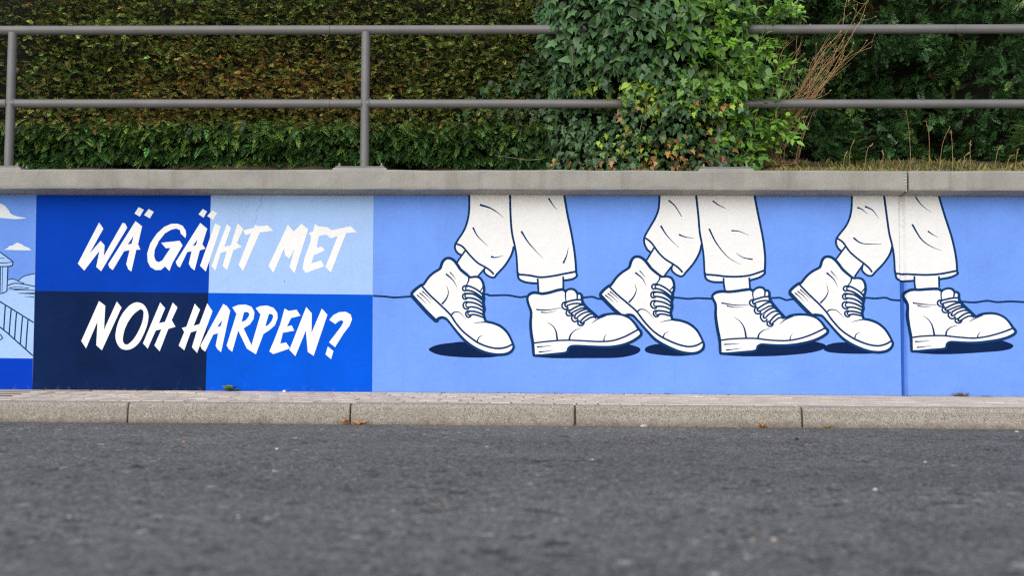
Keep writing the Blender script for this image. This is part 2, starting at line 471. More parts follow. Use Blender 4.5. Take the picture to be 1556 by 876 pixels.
def strokes(name, lst, off, mat, parent, eps=.00002):
    """many brush strokes as one painted outline"""
    bmV, bmF = [], []
    meshes = []
    for k, st in enumerate(lst):
        pts, q = st
        p2 = [(at(*p).x, at(*p).z) for p in pts]
        meshes.append(sheet(q, p2, off + k*eps, mat, 's'))
    V, F = [], []
    for me in meshes:
        o = len(V); V += [v.co[:] for v in me.vertices]; F += [tuple(i+o for i in p.vertices) for p in me.polygons]
        bpy.data.meshes.remove(me)
    return link(name, mesh(V, F, mat, name=name), parent)

def T(ox, oy, s, pts): return [(ox+x/s, oy+y/s) for x, y in pts]

wv, wf = [], []
XW = 9.0
bmw = bmesh.new()
xs_w = sorted([-XW, XW] + GC)
for x in xs_w:
    yy = groove(x) if x in (GC[1], GC[2]) else 0
    for (y, z) in ((yy, -.15), (yy, ZCB), (.28, ZCB), (.28, -.15)): wv.append((x, y, z))
for j in range(len(xs_w)-1):
    for k in range(4):
        k2 = (k+1) % 4; wf.append((j*4+k, j*4+k2, (j+1)*4+k2, (j+1)*4+k))
wf += [(0, 1, 2, 3), tuple(len(wv)-4+k for k in (3, 2, 1, 0))]
wf = [f for f in wf]
wall = link('retaining_wall', mesh(wv, wf, M_CONC, name='retaining_wall'))
bmx = bmesh.new(); bmx.from_mesh(wall.data); bmesh.ops.recalc_face_normals(bmx, faces=bmx.faces); bmx.to_mesh(wall.data); bmx.free()
tag(wall, 'low concrete retaining wall painted with a blue mural of lettering and walking boots', 'wall')

# colour fields
TOPY, BOT = 292, 612
def panel(pts, mat, label, off=.0003):
    o = fill('painted_panel', [pts], off, mat, wall); o['label'] = label; return o
def bot(px):   # where the paint ends, just above the pavement
    return at_py(px, ZB+.002)
def at_py(px, z):
    lo, hi = 200., 700.
    for _ in range(40):
        m_ = (lo+hi)/2
        if at(px, m_).z > z: lo = m_
        else: hi = m_
    return lo
def top(px): return at_py(px, ZCB-.003)
FARL, FARR = -900, 2400
panel([(FARL, top(FARL)), (55.5, top(55)), (50, 545.5), (FARL, 538)], M_SKYB, 'sky blue painted field')
panel([(FARL, 538), (50, 545.5), (49.3, bot(49)), (FARL, bot(FARL))], M_ROYAL, 'royal blue painted strip', .00032)
panel([(55.5, top(55)), (320.5, top(320)), (317, 446), (53, 442.5)], M_DEEP, 'deep blue painted square', .00034)
panel([(320.5, top(320)), (567.6, top(567)), (566.3, 448.2), (317, 446)], M_PALE, 'pale blue painted square', .00036)
panel([(53, 442.5), (316.6, 445.5), (312.5, bot(312)), (49.3, bot(49))], M_NAVY, 'dark navy painted square', .00038)
panel([(316.6, 445.5), (566.3, 448.2), (565.6, bot(565)), (312.5, bot(312))], M_MID, 'bright blue painted square', .0004)
panel([(567.6, top(567)), (FARR, top(FARR)), (FARR, bot(FARR)), (565.6, bot(565))], M_PERI, 'periwinkle blue painted field', .00042)

fill('joint_sealant', [[(1368.6, 428), (1374.8, 428), (1376.6, bot(1376)), (1370.2, bot(1370))]], .00125, paint('paint_joint_blue', (.035, .14, .52)), wall)
M_CRACK = flat('hairline_crack', (.17, .24, .36))
strokes('crack', [stroke_geo([(400,297),(396,304),(398,309),(393,316),(389,322),(389.5,331),(387,340)], .6, .2)], .0008, M_CRACK, wall)
strokes('crack', [stroke_geo([(432,427),(432.4,428.2),(432,429.4)], 1.3, .6)], .0008, M_CRACK, wall)

# lettering ------------------------------------------------------------
def letter(o, pts, *holes, sm=False):
    f = lambda P: [tuple(q) for q in catmull(T(*o, P), 4, True)] if sm else T(*o, P)
    return fill('painted_letter', [f(pts)] + [f(h) for h in holes], .0009, M_WHITE, wall)
L1 = (100, 300, 6.224); L2 = (100, 440, 6.224); L3 = (300, 280, 5.475); L4 = (300, 440, 5.475)
letter(L1, [(315,238),(356,297),(226,532),(330,412),(368,455),(360,555),(537,242),(562,248),(582,288),(335,700),(288,660),(318,508),(175,695),(114,628)])
letter(L1, [(660,225),(722,275),(684,445),(706,496),(668,496),(620,704),(590,680),(572,632),(603,502),(552,510),(445,690),(412,665),(402,634)], [(642,364),(586,448),(622,440)])
for q in ([(690,93),(738,118),(700,183),(650,153)], [(785,110),(832,138),(795,199),(740,168)], [(1296,110),(1336,135),(1303,193),(1256,160)], [(1385,122),(1430,150),(1395,213),(1337,178)]):
    letter(L1, q).name = 'umlaut_dot'
letter(L1, [(1140,350),(1132,310),(1105,270),(1060,250),(1000,250),(930,280),(860,345),(800,435),(770,530),(775,610),(800,660),(850,690),(900,688),(940,655),(980,698),(1010,620),(1105,455),(1078,412),(902,430),(945,482),(990,480),(940,555),(915,595),(880,615),(850,600),(836,560),(840,500),(880,415),(940,340),(1000,305),(1045,296),(1080,310),(1088,345),(1132,385)])
letter(L1, [(1272,242),(1338,298),(1292,445),(1322,487),(1268,502),(1218,692),(1185,668),(1163,628),(1190,512),(1150,518),(1080,665),(1055,650),(1040,612)], [(1246,400),(1198,462),(1232,452)])
letter(L3, [(148,325),(196,352),(70,728),(22,680)])
letter(L3, [(245,332),(280,362),(224,522),(278,508),(335,325),(382,372),(330,490),(370,522),(300,550),(248,718),(210,682),(243,560),(195,572),(150,722),(117,680)])
letter(L3, [(380,385),(470,365),(482,338),(502,350),(585,345),(632,388),(520,402),(380,725),(343,672),(445,410),(400,425)])
letter(L3, [(592,680),(752,338),(803,395),(866,330),(922,375),(808,742),(766,690),(808,540),(765,620),(728,592),(722,535),(632,738)])
letter(L3, [(978,332),(1008,352),(1080,358),(1118,384),(1118,449),(1108,450),(1075,420),(1012,432),(992,530),(1034,520),(1060,553),(970,592),(948,660),(1030,635),(1055,685),(900,740),(875,700),(890,620),(940,480),(945,435),(925,405),(962,395)])
letter(L3, [(1118,384),(1275,350),(1326,400),(1238,408),(1110,735),(1065,690),(1168,432),(1118,449)])
letter(L2, [(315,110),(374,155),(362,382),(483,115),(528,172),(342,578),(288,530),(300,308),(192,560),(146,490)])
letter(L2, [(680,123),(730,140),(765,185),(783,250),(770,340),(735,430),(690,510),(630,560),(570,574),(515,555),(480,500),(470,430),(490,330),(530,240),(590,165),(635,133)],
       [(715,190),(735,215),(728,290),(700,370),(650,460),(600,512),(570,523),(548,508),(540,470),(555,390),(590,310),(640,240),(690,198)], sm=True)
letter(L2, [(893,124),(940,178),(882,320),(938,308),(1012,125),(1057,172),(1002,292),(1038,355),(970,375),(888,588),(838,532),(905,378),(852,390),(775,562),(730,512)])
letter(L2, [(1220,136),(1270,192),(1210,345),(1264,330),(1338,132),(1388,208),(1242,604),(1193,548),(1240,392),(1182,408),(1120,578),(1068,532),(1120,405),(1098,366),(1140,355)])
letter(L4, [(215,122),(245,138),(273,178),(197,524),(165,497),(152,470),(172,365),(132,378),(65,520),(38,500),(24,470)], [(207,258),(165,312),(194,308)])
letter(L4, [(290,150),(340,130),(400,127),(450,145),(475,190),(468,245),(438,292),(385,325),(450,466),(440,512),(412,495),(340,345),(290,521),(262,500),(243,468),(325,205)], [(388,190),(368,272),(400,260),(425,230),(432,205),(420,190)])
letter(L4, [(485,158),(520,140),(580,135),(635,155),(665,195),(668,240),(645,300),(600,340),(550,372),(487,542),(440,512),(450,466),(525,210)], [(595,205),(565,308),(590,298),(620,260),(632,225),(622,208)])
letter(L4, [(725,160),(760,180),(825,170),(858,220),(780,240),(745,310),(785,300),(805,345),(712,362),(690,452),(738,443),(772,492),(632,540),(598,518),(640,420),(690,290)])
letter(L4, [(905,147),(952,200),(950,360),(1035,160),(1082,212),(967,555),(918,522),(902,345),(815,558),(765,505)])
letter(L4, [(1097,255),(1130,215),(1180,190),(1235,187),(1275,210),(1287,250),(1265,305),(1215,370),(1145,483),(1095,442),(1150,370),(1195,310),(1215,275),(1205,258),(1180,262),(1147,290)])
letter(L4, [(1085,476),(1132,515),(1112,582),(1065,543)]).name = 'question_mark_dot'

# little landscape at the left end ---------------------------------------
S1 = (0, 290, 5.47); S2 = (0, 430, 5.15)
fill('painted_cloud', [[tuple(q) for q in catmull(T(*S1, [(-150,225),(-120,140),(-60,95),(0,105),(40,125),(70,160),(95,195),(150,215),(218,228),(120,236),(0,226)]), 4, True)]], .0009, M_OFFW, wall)
fill('painted_cloud', [T(*S1, [(32,492),(60,478),(80,460),(110,455),(125,440),(145,432),(165,440),(180,445),(200,460),(240,475),(262,497)])], .0009, M_OFFW, wall)
land = fill('painted_landscape', [T(*S1, [(-900,740),(60,742),(110,735),(148,752),(170,728),(210,705),(291,690)]) + [(51.6, 500), (50.2, 545.2), (-165, 541)]], .0007, M_PALE, wall)
tmp = fill('painted_temple', [T(*S1, [(-250,510),(0,510),(108,590),(95,627),(66,630),(58,835),(0,855),(-250,855)])], .0009, M_PALE, wall)
def ST(o, pts, w, w1=None, **k): return stroke_geo(T(*o, pts), w/o[2], None if w1 is None else w1/o[2], **k)
strokes('painted_outline', [
    ST(S1, [(0,510),(54,550),(108,590)], 9), ST(S1, [(108,590),(95,626),(0,632)], 9), ST(S1, [(0,601),(50,600),(104,594)], 7), ST(S1, [(0,562),(20,562),(38,562)], 5),
    ST(S1, [(3,632),(2,740),(0,850)], 10), ST(S1, [(22,632),(20,740),(17,848)], 5), ST(S1, [(66,630),(62,740),(58,836)], 9), ST(S1, [(0,858),(30,850),(60,835)], 8)], .0012, M_LINE, tmp)
strokes('painted_outline', [
    ST(S1, [(65,741),(110,735),(150,752),(200,772)], 7), ST(S1, [(152,750),(200,712),(290,690)], 7), ST(S1, [(60,792),(120,771),(200,778),(290,797)], 8),
    ST(S1, [(75,808),(150,800),(245,812)], 4), ST(S1, [(75,810),(150,818),(245,812)], 5), ST(S1, [(120,828),(200,826),(288,830)], 3, 6), ST(S1, [(155,855),(220,857),(288,860)], 2, 7),
    ST(S2, [(60,52),(150,55),(270,60)], 4, 6), ST(S2, [(140,82),(200,80),(270,80)], 1, 7), ST(S2, [(190,108),(230,110),(268,114)], 1, 7),
    ST(S2, [(-300,-30),(0,148),(130,228),(264,312)], 10), ST(S2, [(-300,130),(0,347),(130,458),(258,572)], 10),
    ST(S2, [(42,180),(36,270),(30,368)], 10), ST(S2, [(88,208),(80,300),(72,405)], 10), ST(S2, [(130,236),(122,330),(115,440)], 10), ST(S2, [(177,264),(168,370),(160,478)], 10), ST(S2, [(220,290),(211,400),(203,518)], 10),
    ST(S2, [(0,402),(20,432),(0,448)], 8)], .0012, M_LINE, land)

# wavering ground line -----------------------------------------------------
strokes('painted_ground_line', [stroke_geo([(567,450),(585,451),(600,452.5),(625,451),(680,450),(735,447.5),(745,449.5),(770,449),(790,452),(806,450.5),(850,451),(885,452.5),(900,451.5),(915,455),(960,454),(1020,452.5),(1045,454.5),(1060,453.5),(1085,454.5),(1130,455),(1170,453.5),(1185,453),(1195,456.5),(1207,455),(1260,454),(1312,453),(1330,454),(1345,452.8),(1355,456),(1372,457),(1420,458),(1457,458.5),(1480,460),(1500,457.5),(1515,459.5),(1535,458.5),(1560,459.5),(1600,459),(1640,461),(1700,460)], 3.0)], .00075, M_LINE, wall)

# thin-plate-spline warp between the repeated figures ------------------------
def tps(src, dst):
    S = np.array(src, float); D = np.array(dst, float); n = len(S)
    sc = 100.0; S0 = S.mean(0); A = (S-S0)/sc
    def U(r2): return np.where(r2 > 1e-12, r2*np.log(r2+1e-12), 0)
    K = U(((A[:, None]-A[None])**2).sum(-1)) + .02*np.eye(n); P = np.hstack([np.ones((n, 1)), A])
    Lm = np.zeros((n+3, n+3)); Lm[:n, :n] = K; Lm[:n, n:] = P; Lm[n:, :n] = P.T
    Y = np.zeros((n+3, 2)); Y[:n] = D; W = np.linalg.solve(Lm, Y)
    def f(pts):
        Q = (np.array(pts, float)-S0)/sc
        u = U(((Q[:, None]-A[None])**2).sum(-1))
        return [tuple(p) for p in u@W[:n] + np.hstack([np.ones((len(Q), 1)), Q])@W[n:]]
    return f
ident = lambda p: [tuple(q) for q in p]
B1 = (600,380,4.865); B2 = (790,410,5.84); B3 = (900,380,4.868); B4 = (1070,410,5.84); B5 = (1190,380,4.868); B6 = (1356,410,5.84)
T1 = (600,280,5.153); T2 = (900,280,5.153); T3 = (1190,280,5.153); A1 = (680,420,10.95); A2 = (845,430,10.95)
lmA1 = T(*B1, [(333,140),(395,62),(545,195),(590,198),(510,280),(535,475),(675,530),(830,610),(878,720),(720,772),(350,500),(125,338),(200,262),(348,402),(418,485),(608,685),(662,435),(480,630),(305,532)])
lmA3 = T(*B3, [(272,132),(330,50),(500,190),(545,197),(450,265),(465,475),(595,515),(770,590),(825,705),(675,763),(280,485),(62,340),(125,268),(270,390),(330,455),(520,650),(590,425),(425,620),(225,500)])
lmA5 = T(*B5, [(272,128),(330,50),(505,200),(550,208),(455,280),(470,475),(597,510),(755,590),(810,695),(660,757),(265,490),(50,322),(118,250),(275,395),(318,455),(525,660),(592,435),(405,620),(210,487)])
lmB2 = T(*B2, [(80,225),(230,212),(405,195),(455,172),(690,425),(850,393),(1075,555),(840,685),(430,705),(135,768),(115,655),(100,380),(332,625),(438,620),(745,630),(395,320),(545,465),(555,290)])
lmB4 = T(*B4, [(90,215),(250,195),(430,195),(490,155),(715,430),(880,400),(1095,540),(850,660),(475,690),(155,750),(138,630),(100,310),(372,605),(475,605),(760,620),(425,295),(590,475),(580,260)])
lmB6 = T(*B6, [(118,205),(270,175),(430,195),(500,165),(735,420),(880,388),(1090,545),(840,640),(485,670),(180,730),(165,605),(135,315),(370,580),(470,580),(752,600),(420,300),(590,445),(590,270)])
lmP1 = T(*T1, [(582,85),(582,200),(540,365),(473,475),(492,540),(552,520),(775,705),(775,732),(932,485),(900,85),(905,250),(480,625),(650,720),(650,618)])
lmP2 = T(*T2, [(528,85),(520,190),(460,320),(405,425),(432,515),(485,500),(710,690),(702,722),(855,470),(815,85),(830,250),(420,605),(565,715),(570,585)])
lmP3 = T(*T3, [(538,85),(535,190),(490,330),(415,430),(435,505),(485,495),(700,690),(690,715),(855,480),(792,85),(815,250),(405,600),(560,725),(570,570)])
lmQ1 = T(*T1, [(905,85),(910,250),(940,480),(962,690),(985,755),(1115,778),(1140,730),(1330,702),(1420,685),(1425,720),(1385,400),(1325,85),(1118,740),(1125,870),(1318,835)])
lmQ2 = T(*T2, [(815,85),(835,250),(860,470),(880,690),(905,755),(1020,770),(1060,722),(1240,715),(1355,675),(1345,700),(1335,420),(1268,85),(1022,735),(1040,840),(1235,815)])
lmQ3 = T(*T3, [(792,85),(815,250),(855,480),(875,680),(905,755),(1020,760),(1060,708),(1230,705),(1365,680),(1365,700),(1320,420),(1215,85),(1022,720),(1035,820),(1220,810)])

bootA = [(333,140),(350,95),(375,66),(410,63),(440,82),(462,110),(490,150),(545,195),(565,203),(595,199),(628,208),(650,240),(660,290),(655,330),(660,360),(654,395),(662,435),(656,470),(662,500),(675,530),(720,540),(780,565),(830,610),(860,665),(872,695),(878,722),(860,752),(820,772),(760,776),(690,766),(620,741),(560,706),(510,664),(460,608),(410,545),(380,512),(350,502),(322,510),(305,530),(240,465),(180,400),(125,338),(145,300),(195,262),(212,256),(250,203),(290,167)]
# (crop, points, width start, width end)
lineA = [(B1,[(200,268),(260,335),(340,410),(410,480),(450,540),(500,600),(560,650),(620,690),(690,718),(760,730),(820,722),(868,700)],14,14),
 (B1,[(125,338),(180,400),(240,465),(305,528)],28,28),(B1,[(305,528),(322,508),(350,500),(380,510),(410,545)],22,16),
 (B1,[(163,333),(200,365),(238,404)],10,1),(B1,[(183,318),(225,355),(265,400)],10,1),(B1,[(203,305),(240,340),(280,378)],10,1),
 (B1,[(378,178),(430,225),(462,282)],14,1),(B1,[(408,165),(432,192),(452,220)],9,1),(B1,[(382,265),(396,312),(382,360),(348,402)],2,14),
 (B1,[(416,485),(440,462),(480,465),(525,515)],13,1),(B1,[(580,545),(630,537),(680,535),(720,541)],2,15),(B1,[(648,633),(620,650),(608,688)],2,12),
 (B1,[(545,195),(546,225),(530,260)],14,8),(B1,[(636,215),(655,262),(632,305)],16,8),
 (A1,[(270,168),(330,160),(420,190),(510,240),(600,320)],30,30),(A1,[(310,232),(400,250),(490,295),(590,370)],30,34),(A1,[(300,160),(262,175),(252,213),(275,243),(320,235)],28,28),(A1,[(340,170),(305,185),(305,215),(330,232)],24,24),
 (A1,[(270,290),(340,290),(430,300),(520,350),(600,420)],30,34),(A1,[(320,360),(420,370),(510,405),(595,470)],30,34),(A1,[(300,290),(260,310),(254,350),(280,383),(330,375)],28,28),(A1,[(330,295),(295,310),(295,350),(325,362)],24,24),
 (A1,[(310,432),(380,435),(470,455),(560,500),(610,540)],28,34),(A1,[(330,520),(410,512),(500,530),(590,575)],28,32),(A1,[(330,425),(280,440),(260,490),(285,538),(335,548),(350,525)],28,28),(A1,[(345,435),(312,455),(310,500),(340,522)],24,24),
 (A1,[(330,585),(420,585),(510,605),(590,640)],28,32),(A1,[(370,650),(440,640),(520,660),(600,690)],28,30),(A1,[(345,580),(310,600),(307,650),(340,683),(375,678),(390,650)],28,28),(A1,[(365,592),(340,610),(345,640),(375,655)],24,24),
 (A1,[(575,270),(592,330),(598,420),(592,500),(605,560),(595,630),(610,690),(640,750)],40,34)]
shadA = {0: T(*B1,[(252,742),(275,718),(330,700),(420,688),(520,682),(640,720),(830,760),(780,785),(650,798),(450,792),(320,775)]),
         1: T(*B3,[(388,740),(410,715),(480,698),(600,700),(780,740),(830,735),(810,755),(760,775),(640,787),(500,778),(410,762)]),
         2: T(*B5,[(298,735),(325,705),(400,687),(500,690),(760,735),(800,728),(770,748),(700,765),(600,770),(450,768),(340,758)])}
bootB = [(80,225),(110,208),(150,207),(200,215),(260,205),(330,185),(380,178),(405,195),(420,180),(455,172),(490,185),(510,210),(535,215),(550,240),(555,290),(580,325),(610,355),(640,380),(680,412),(700,424),(740,405),(820,393),(900,400),(970,430),(1020,480),(1050,525),(1075,555),(1068,587),(1010,630),(930,665),(840,685),(760,690),(640,685),(520,678),(460,680),(430,700),(410,738),(300,752),(140,765),(122,740),(115,655),(100,560),(95,470),(100,380),(77,310),(66,260)]
lineB = [(B2,[(115,655),(230,640),(400,628),(540,632),(700,640),(820,632),(920,600),(1000,560),(1060,525)],14,16),
 (B2,[(150,687),(220,683),(285,675)],13,1),(B2,[(168,733),(230,727),(300,715)],13,1),(B2,[(145,355),(230,360),(300,352),(375,338)],13,3),(B2,[(188,378),(250,382),(325,365)],12,1),
 (B2,[(240,468),(290,500),(320,550),(332,628)],2,18),(B2,[(438,622),(450,580),(490,540),(550,517)],18,1),(B2,[(745,632),(750,600),(770,573)],13,1),(B2,[(635,478),(690,440),(760,406)],2,20),
 (B2,[(405,195),(404,240),(410,288)],14,10),(B2,[(80,225),(110,208),(150,207),(200,215),(260,205),(330,185),(380,178),(405,195)],24,24),
 (A2,[(350,160),(352,220),(348,280)],34,22),
 (A2,[(150,330),(230,305),(330,285),(430,285)],30,30),(A2,[(175,385),(260,355),(340,345),(430,355)],26,30),(A2,[(155,320),(112,340),(98,390),(125,433),(170,443),(205,410)],28,28),(A2,[(170,330),(145,360),(165,400),(200,400)],30,30),
 (A2,[(230,465),(300,420),(390,380),(470,370)],30,30),(A2,[(245,510),(330,465),(420,425),(490,420)],26,28),(A2,[(220,450),(182,465),(168,510),(195,548),(245,543),(270,510)],28,28),(A2,[(240,455),(215,480),(225,505),(255,505)],30,30),
 (A2,[(310,535),(390,480),(480,445),(550,445)],30,30),(A2,[(340,590),(410,530),(500,490),(570,490)],26,28),(A2,[(300,535),(264,560),(262,610),(300,648),(345,638),(365,600)],28,28),(A2,[(325,545),(305,570),(315,595),(345,590)],30,30),
 (A2,[(410,635),(480,570),(560,525),(640,520)],30,30),(A2,[(445,665),(520,610),(590,575),(660,575)],26,28),(A2,[(400,635),(367,650),(364,690),(400,713),(445,703),(470,660)],28,28),(A2,[(420,640),(405,660),(420,675),(455,670)],30,30),
 (A2,[(425,200),(432,290),(470,370),(520,440),(570,470),(620,520),(670,595)],42,42)]
shadB = T(*B2,[(140,768),(260,785),(400,788),(600,787),(830,785),(960,770),(1040,745),(1070,715),(1050,690),(980,668),(900,660),(500,660),(400,720)])
trA = T(*T1,[(582,80),(582,200),(568,290),(540,365),(495,435),(473,475),(475,510),(495,540),(520,556),(552,520),(485,620),(520,660),(575,700),(590,760),(640,760),(655,722),(705,660),(705,690),(735,722),(775,732),(800,705),(860,640),(910,555),(935,480),(915,380),(905,250),(900,80)])
trAl = [([(582,80),(582,200),(568,290),(540,365),(495,435),(473,475),(473,510),(492,540),(520,556)],16,16),([(480,468),(530,490),(590,560),(650,618),(710,652),(750,680),(775,708)],15,15),
 ([(705,655),(700,690),(735,722),(775,732),(800,705),(860,640),(910,560),(932,488)],15,17),([(552,520),(515,572),(478,628)],14,14),([(705,660),(678,690),(648,725)],14,14)]
trB = T(*T1,[(905,80),(910,250),(920,380),(940,480),(955,570),(962,680),(962,720),(985,755),(1050,775),(1115,778),(1122,900),(1320,880),(1325,755),(1390,745),(1425,720),(1420,690),(1410,560),(1385,400),(1350,230),(1325,80)])
trBl = [([(902,80),(906,250),(917,380),(938,480),(953,570),(960,700)],17,15),([(1325,80),(1350,230),(1385,400),(1410,560),(1420,690),(1425,720),(1390,745),(1325,755)],17,17),
 ([(962,708),(1050,715),(1140,730),(1240,720),(1330,702),(1420,685)],16,16),([(962,690),(970,740),(1010,765),(1060,775),(1115,778)],17,17),([(1118,740),(1122,800),(1126,875)],15,15),([(1318,725),(1319,780),(1318,838)],15,15)]
wrk = {0: (T1, [([(665,162),(740,185),(800,220),(855,265)],17,1),([(612,340),(650,410),(735,492)],15,1),([(752,568),(790,575),(855,558)],16,1)], [([(1205,112),(1235,160),(1272,205)],14,1),([(990,368),(1040,450),(1100,520),(1160,580)],15,1),([(1358,495),(1345,560),(1318,620)],1,16)]),
       1: (T2, [([(598,126),(650,175),(700,255)],13,5),([(535,325),(590,410),(680,500)],15,1),([(678,395),(730,415),(800,425)],14,1)], [([(942,130),(990,165),(1045,190)],12,3),([(915,350),(970,460),(1060,570),(1160,630)],15,1),([(1090,365),(1150,370),(1228,403)],12,1),([(1125,540),(1180,575),(1255,590)],2,11)]),
       2: (T3, [([(580,183),(620,200),(665,243)],14,1),([(640,175),(700,205),(750,272)],15,1),([(550,420),(620,465),(770,470)],15,2)], [([(1035,98),(1080,160),(1158,222)],13,1),([(1010,315),(1080,430),(1160,490),(1240,522)],15,1),([(1132,368),(1170,395),(1215,417)],12,1)])}
for i in range(3):
    wA = ident if i == 0 else tps(lmA1, (None, lmA3, lmA5)[i]); wB = ident if i == 0 else tps(lmB2, (None, lmB4, lmB6)[i])
    wP = ident if i == 0 else tps(lmP1, (None, lmP2, lmP3)[i]); wQ = ident if i == 0 else tps(lmQ1, (None, lmQ2, lmQ3)[i])
    fill('painted_shadow', [[tuple(q) for q in catmull(shadA[i], 4, True)]], .0009, M_NAVY, wall)
    fill('painted_shadow', [[tuple(q) for q in catmull(wB(shadB), 4, True)]], .00095, M_NAVY, wall)
    o, wa, wb = wrk[i]
    p = fill('painted_trouser_leg', [wP(trA)], .0012, M_WHITE, wall)
    strokes('painted_outline', [stroke_geo(wP(T(*T1, a)), b/T1[2], c/T1[2]) for a, b, c in trAl] + [stroke_geo(T(*o, a), b/o[2], c/o[2]) for a, b, c in wa], .0014, M_LINE, p)
    p = fill('painted_trouser_leg', [wQ(trB)], .00125, M_WHITE, wall)
    strokes('painted_outline', [stroke_geo(wQ(T(*T1, a)), b/T1[2], c/T1[2]) for a, b, c in trBl] + [stroke_geo(T(*o, a), b/o[2], c/o[2]) for a, b, c in wb], .0016, M_LINE, p)
    loop = wA(T(*B1, bootA))
    p = fill('painted_boot', [loop], .0021, M_WHITE, wall)
    strokes('painted_outline', [stroke_geo(loop, 4.0, closed=True, n=3)] + [stroke_geo(wA(T(*q, a)), b/q[2], c/q[2]) for q, a, b, c in lineA], .0023, M_LINE, p)
    loop = wB(T(*B2, bootB))
    p = fill('painted_boot', [loop], .0033, M_WHITE, wall)
    strokes('painted_outline', [stroke_geo(loop, 4.0, closed=True, n=3)] + [stroke_geo(wB(T(*q, a)), b/q[2], c/q[2]) for q, a, b, c in lineB], .0035, M_LINE, p)

# coping ------------------------------------------------------------------
OV = .125
def coping_block(x0, x1, name='coping'):
    bev = .011
    prof = [(-OV, ZCB+.016), (-OV-.002, ZCB+.03), (-OV, ZCT-bev), (-OV+bev*.3, ZCT-bev*.3), (-OV+bev, ZCT), (.30, ZCT+.004), (.30, ZCB+.001), (-.002, ZCB+.001), (-OV+.005, ZCB+.012)]
    n = len(prof); xs = [x0, x0+.006] + list(np.arange(x0+.1, x1-.05, .1)) + [x1-.006, x1]
    V, F = [], []
    for j, x in enumerate(xs):
        ins = .005 if j in (0, len(xs)-1) else 0
        for (y, z) in prof:
            dz = .0012*math.sin(x*5.1+1)+.0008*math.sin(x*13.3)
            V.append((x, y + ins + (random.gauss(0, .0006) if y < 0 else 0), z + (dz + random.gauss(0, .0007) if z > ZCT-.02 and y < .2 else (random.gauss(0, .0011) if (y < -.1 and z > ZCB+.004) else 0)) - (ins if z > ZCT-.02 else 0)))
    for j in range(len(xs)-1):
        for k in range(n):
            k2 = (k+1) % n; F.append((j*n+k, (j+1)*n+k, (j+1)*n+k2, j*n+k2))
    F.append(tuple(range(n))); F.append(tuple((len(xs)-1)*n+k for k in range(n-1, -1, -1)))
    return link(name, mesh(V, F, M_COPE, name=name), wall)
CJ = at(1379.5, 275, -OV).x
cop1 = coping_block(-XW, CJ-.006); cop2 = coping_block(CJ+.006, XW)
# rough cement fillet in the coping joint and along the underside
V, F = [], []
def add_box(V, F, x0, x1, y0, y1, z0, z1):
    o = len(V)
    for x in (x0, x1):
        for y in (y0, y1):
            for z in (z0, z1): V.append((x, y, z))
    for f in ((0,1,3,2),(4,6,7,5),(0,4,5,1),(2,3,7,6),(0,2,6,4),(1,5,7,3)): F.append(tuple(i+o for i in f))
add_box(V, F, CJ-.0055, CJ+.0055, -OV+.02, .28, ZCB+.006, ZCT-.008)
link('joint_filler', mesh(V, F, M_SAND, name='joint_filler'), wall)
V, F = [], []  # pale slivers on the chipped block end, its lit edge put into the colour
for k in range(7):
    z = ZCB+.012 + k*.0165; s = random.uniform(.008, .016)
    a = len(V); x1 = CJ-.0065
    V += [(x1, -OV-.0035, z-.009), (x1-s, -OV-.0035, z), (x1, -OV-.0035, z+.009), (x1-s*.3, -OV-.006, z)]
    F += [(a, a+3, a+1), (a+1, a+3, a+2), (a, a+2, a+3)]
link('lit_edge_chips', mesh(V, F, M_CHIP, name='lit_edge_chips'), wall)

# ------------------------------------------------------------------ railing
RY, RR = .05, .0262
Z1, Z2 = 2.1794, 1.7486
railing = link('railing', None); railing.location = (0, RY, ZCT)
railing.empty_display_size = .2
tag(railing, 'grey painted tubular steel railing with two rails on top of the wall', 'railing')
def cyl(p0, p1, r, mat, sides=20, name='rail'): return tube([p0, p1], r, mat, sides, name)
def rl(v): return (v[0], v[1]-RY, v[2]-ZCT)
SX = [xat(502, 45, RY), xat(1450, 45, RY)]; SXL = xat(502, 158, RY)
posts = [xat(555.5, 150, RY) + 2.0*k*0.997 for k in (-2, -1, 0, 1, 2, 3)]
posts[1] = xat(17, 150, RY); posts[3] = xat(1095, 150, RY)
ends = [-7.5, SX[0], SX[1], 7.5]
for i in range(3):
    link('top_rail', cyl(rl((ends[i]+.0012, RY, Z1)), rl((ends[i+1]-.0012, RY, Z1)), RR, M_RAIL, 24), railing)
for s in SX: link('rail_seam', cyl(rl((s-.004, RY, Z1)), rl((s+.004, RY, Z1)), RR-.002, M_SEAM, 20), railing)
xs_ = sorted([-7.5] + posts + [7.5])
for a, b in zip(xs_[:-1], xs_[1:]):
    segs = [(a, b)] if not (a < SXL < b) else [(a, SXL-.0012), (SXL+.0012, b)]
    for s0, s1 in segs:
        link('middle_rail', cyl(rl((s0, RY, Z2)), rl((s1, RY, Z2)), RR-.0012, M_RAIL, 24), railing)
link('rail_seam', cyl(rl((SXL-.004, RY, Z2)), rl((SXL+.004, RY, Z2)), RR-.003, M_SEAM, 20), railing)
LEAN = .004
nut = None
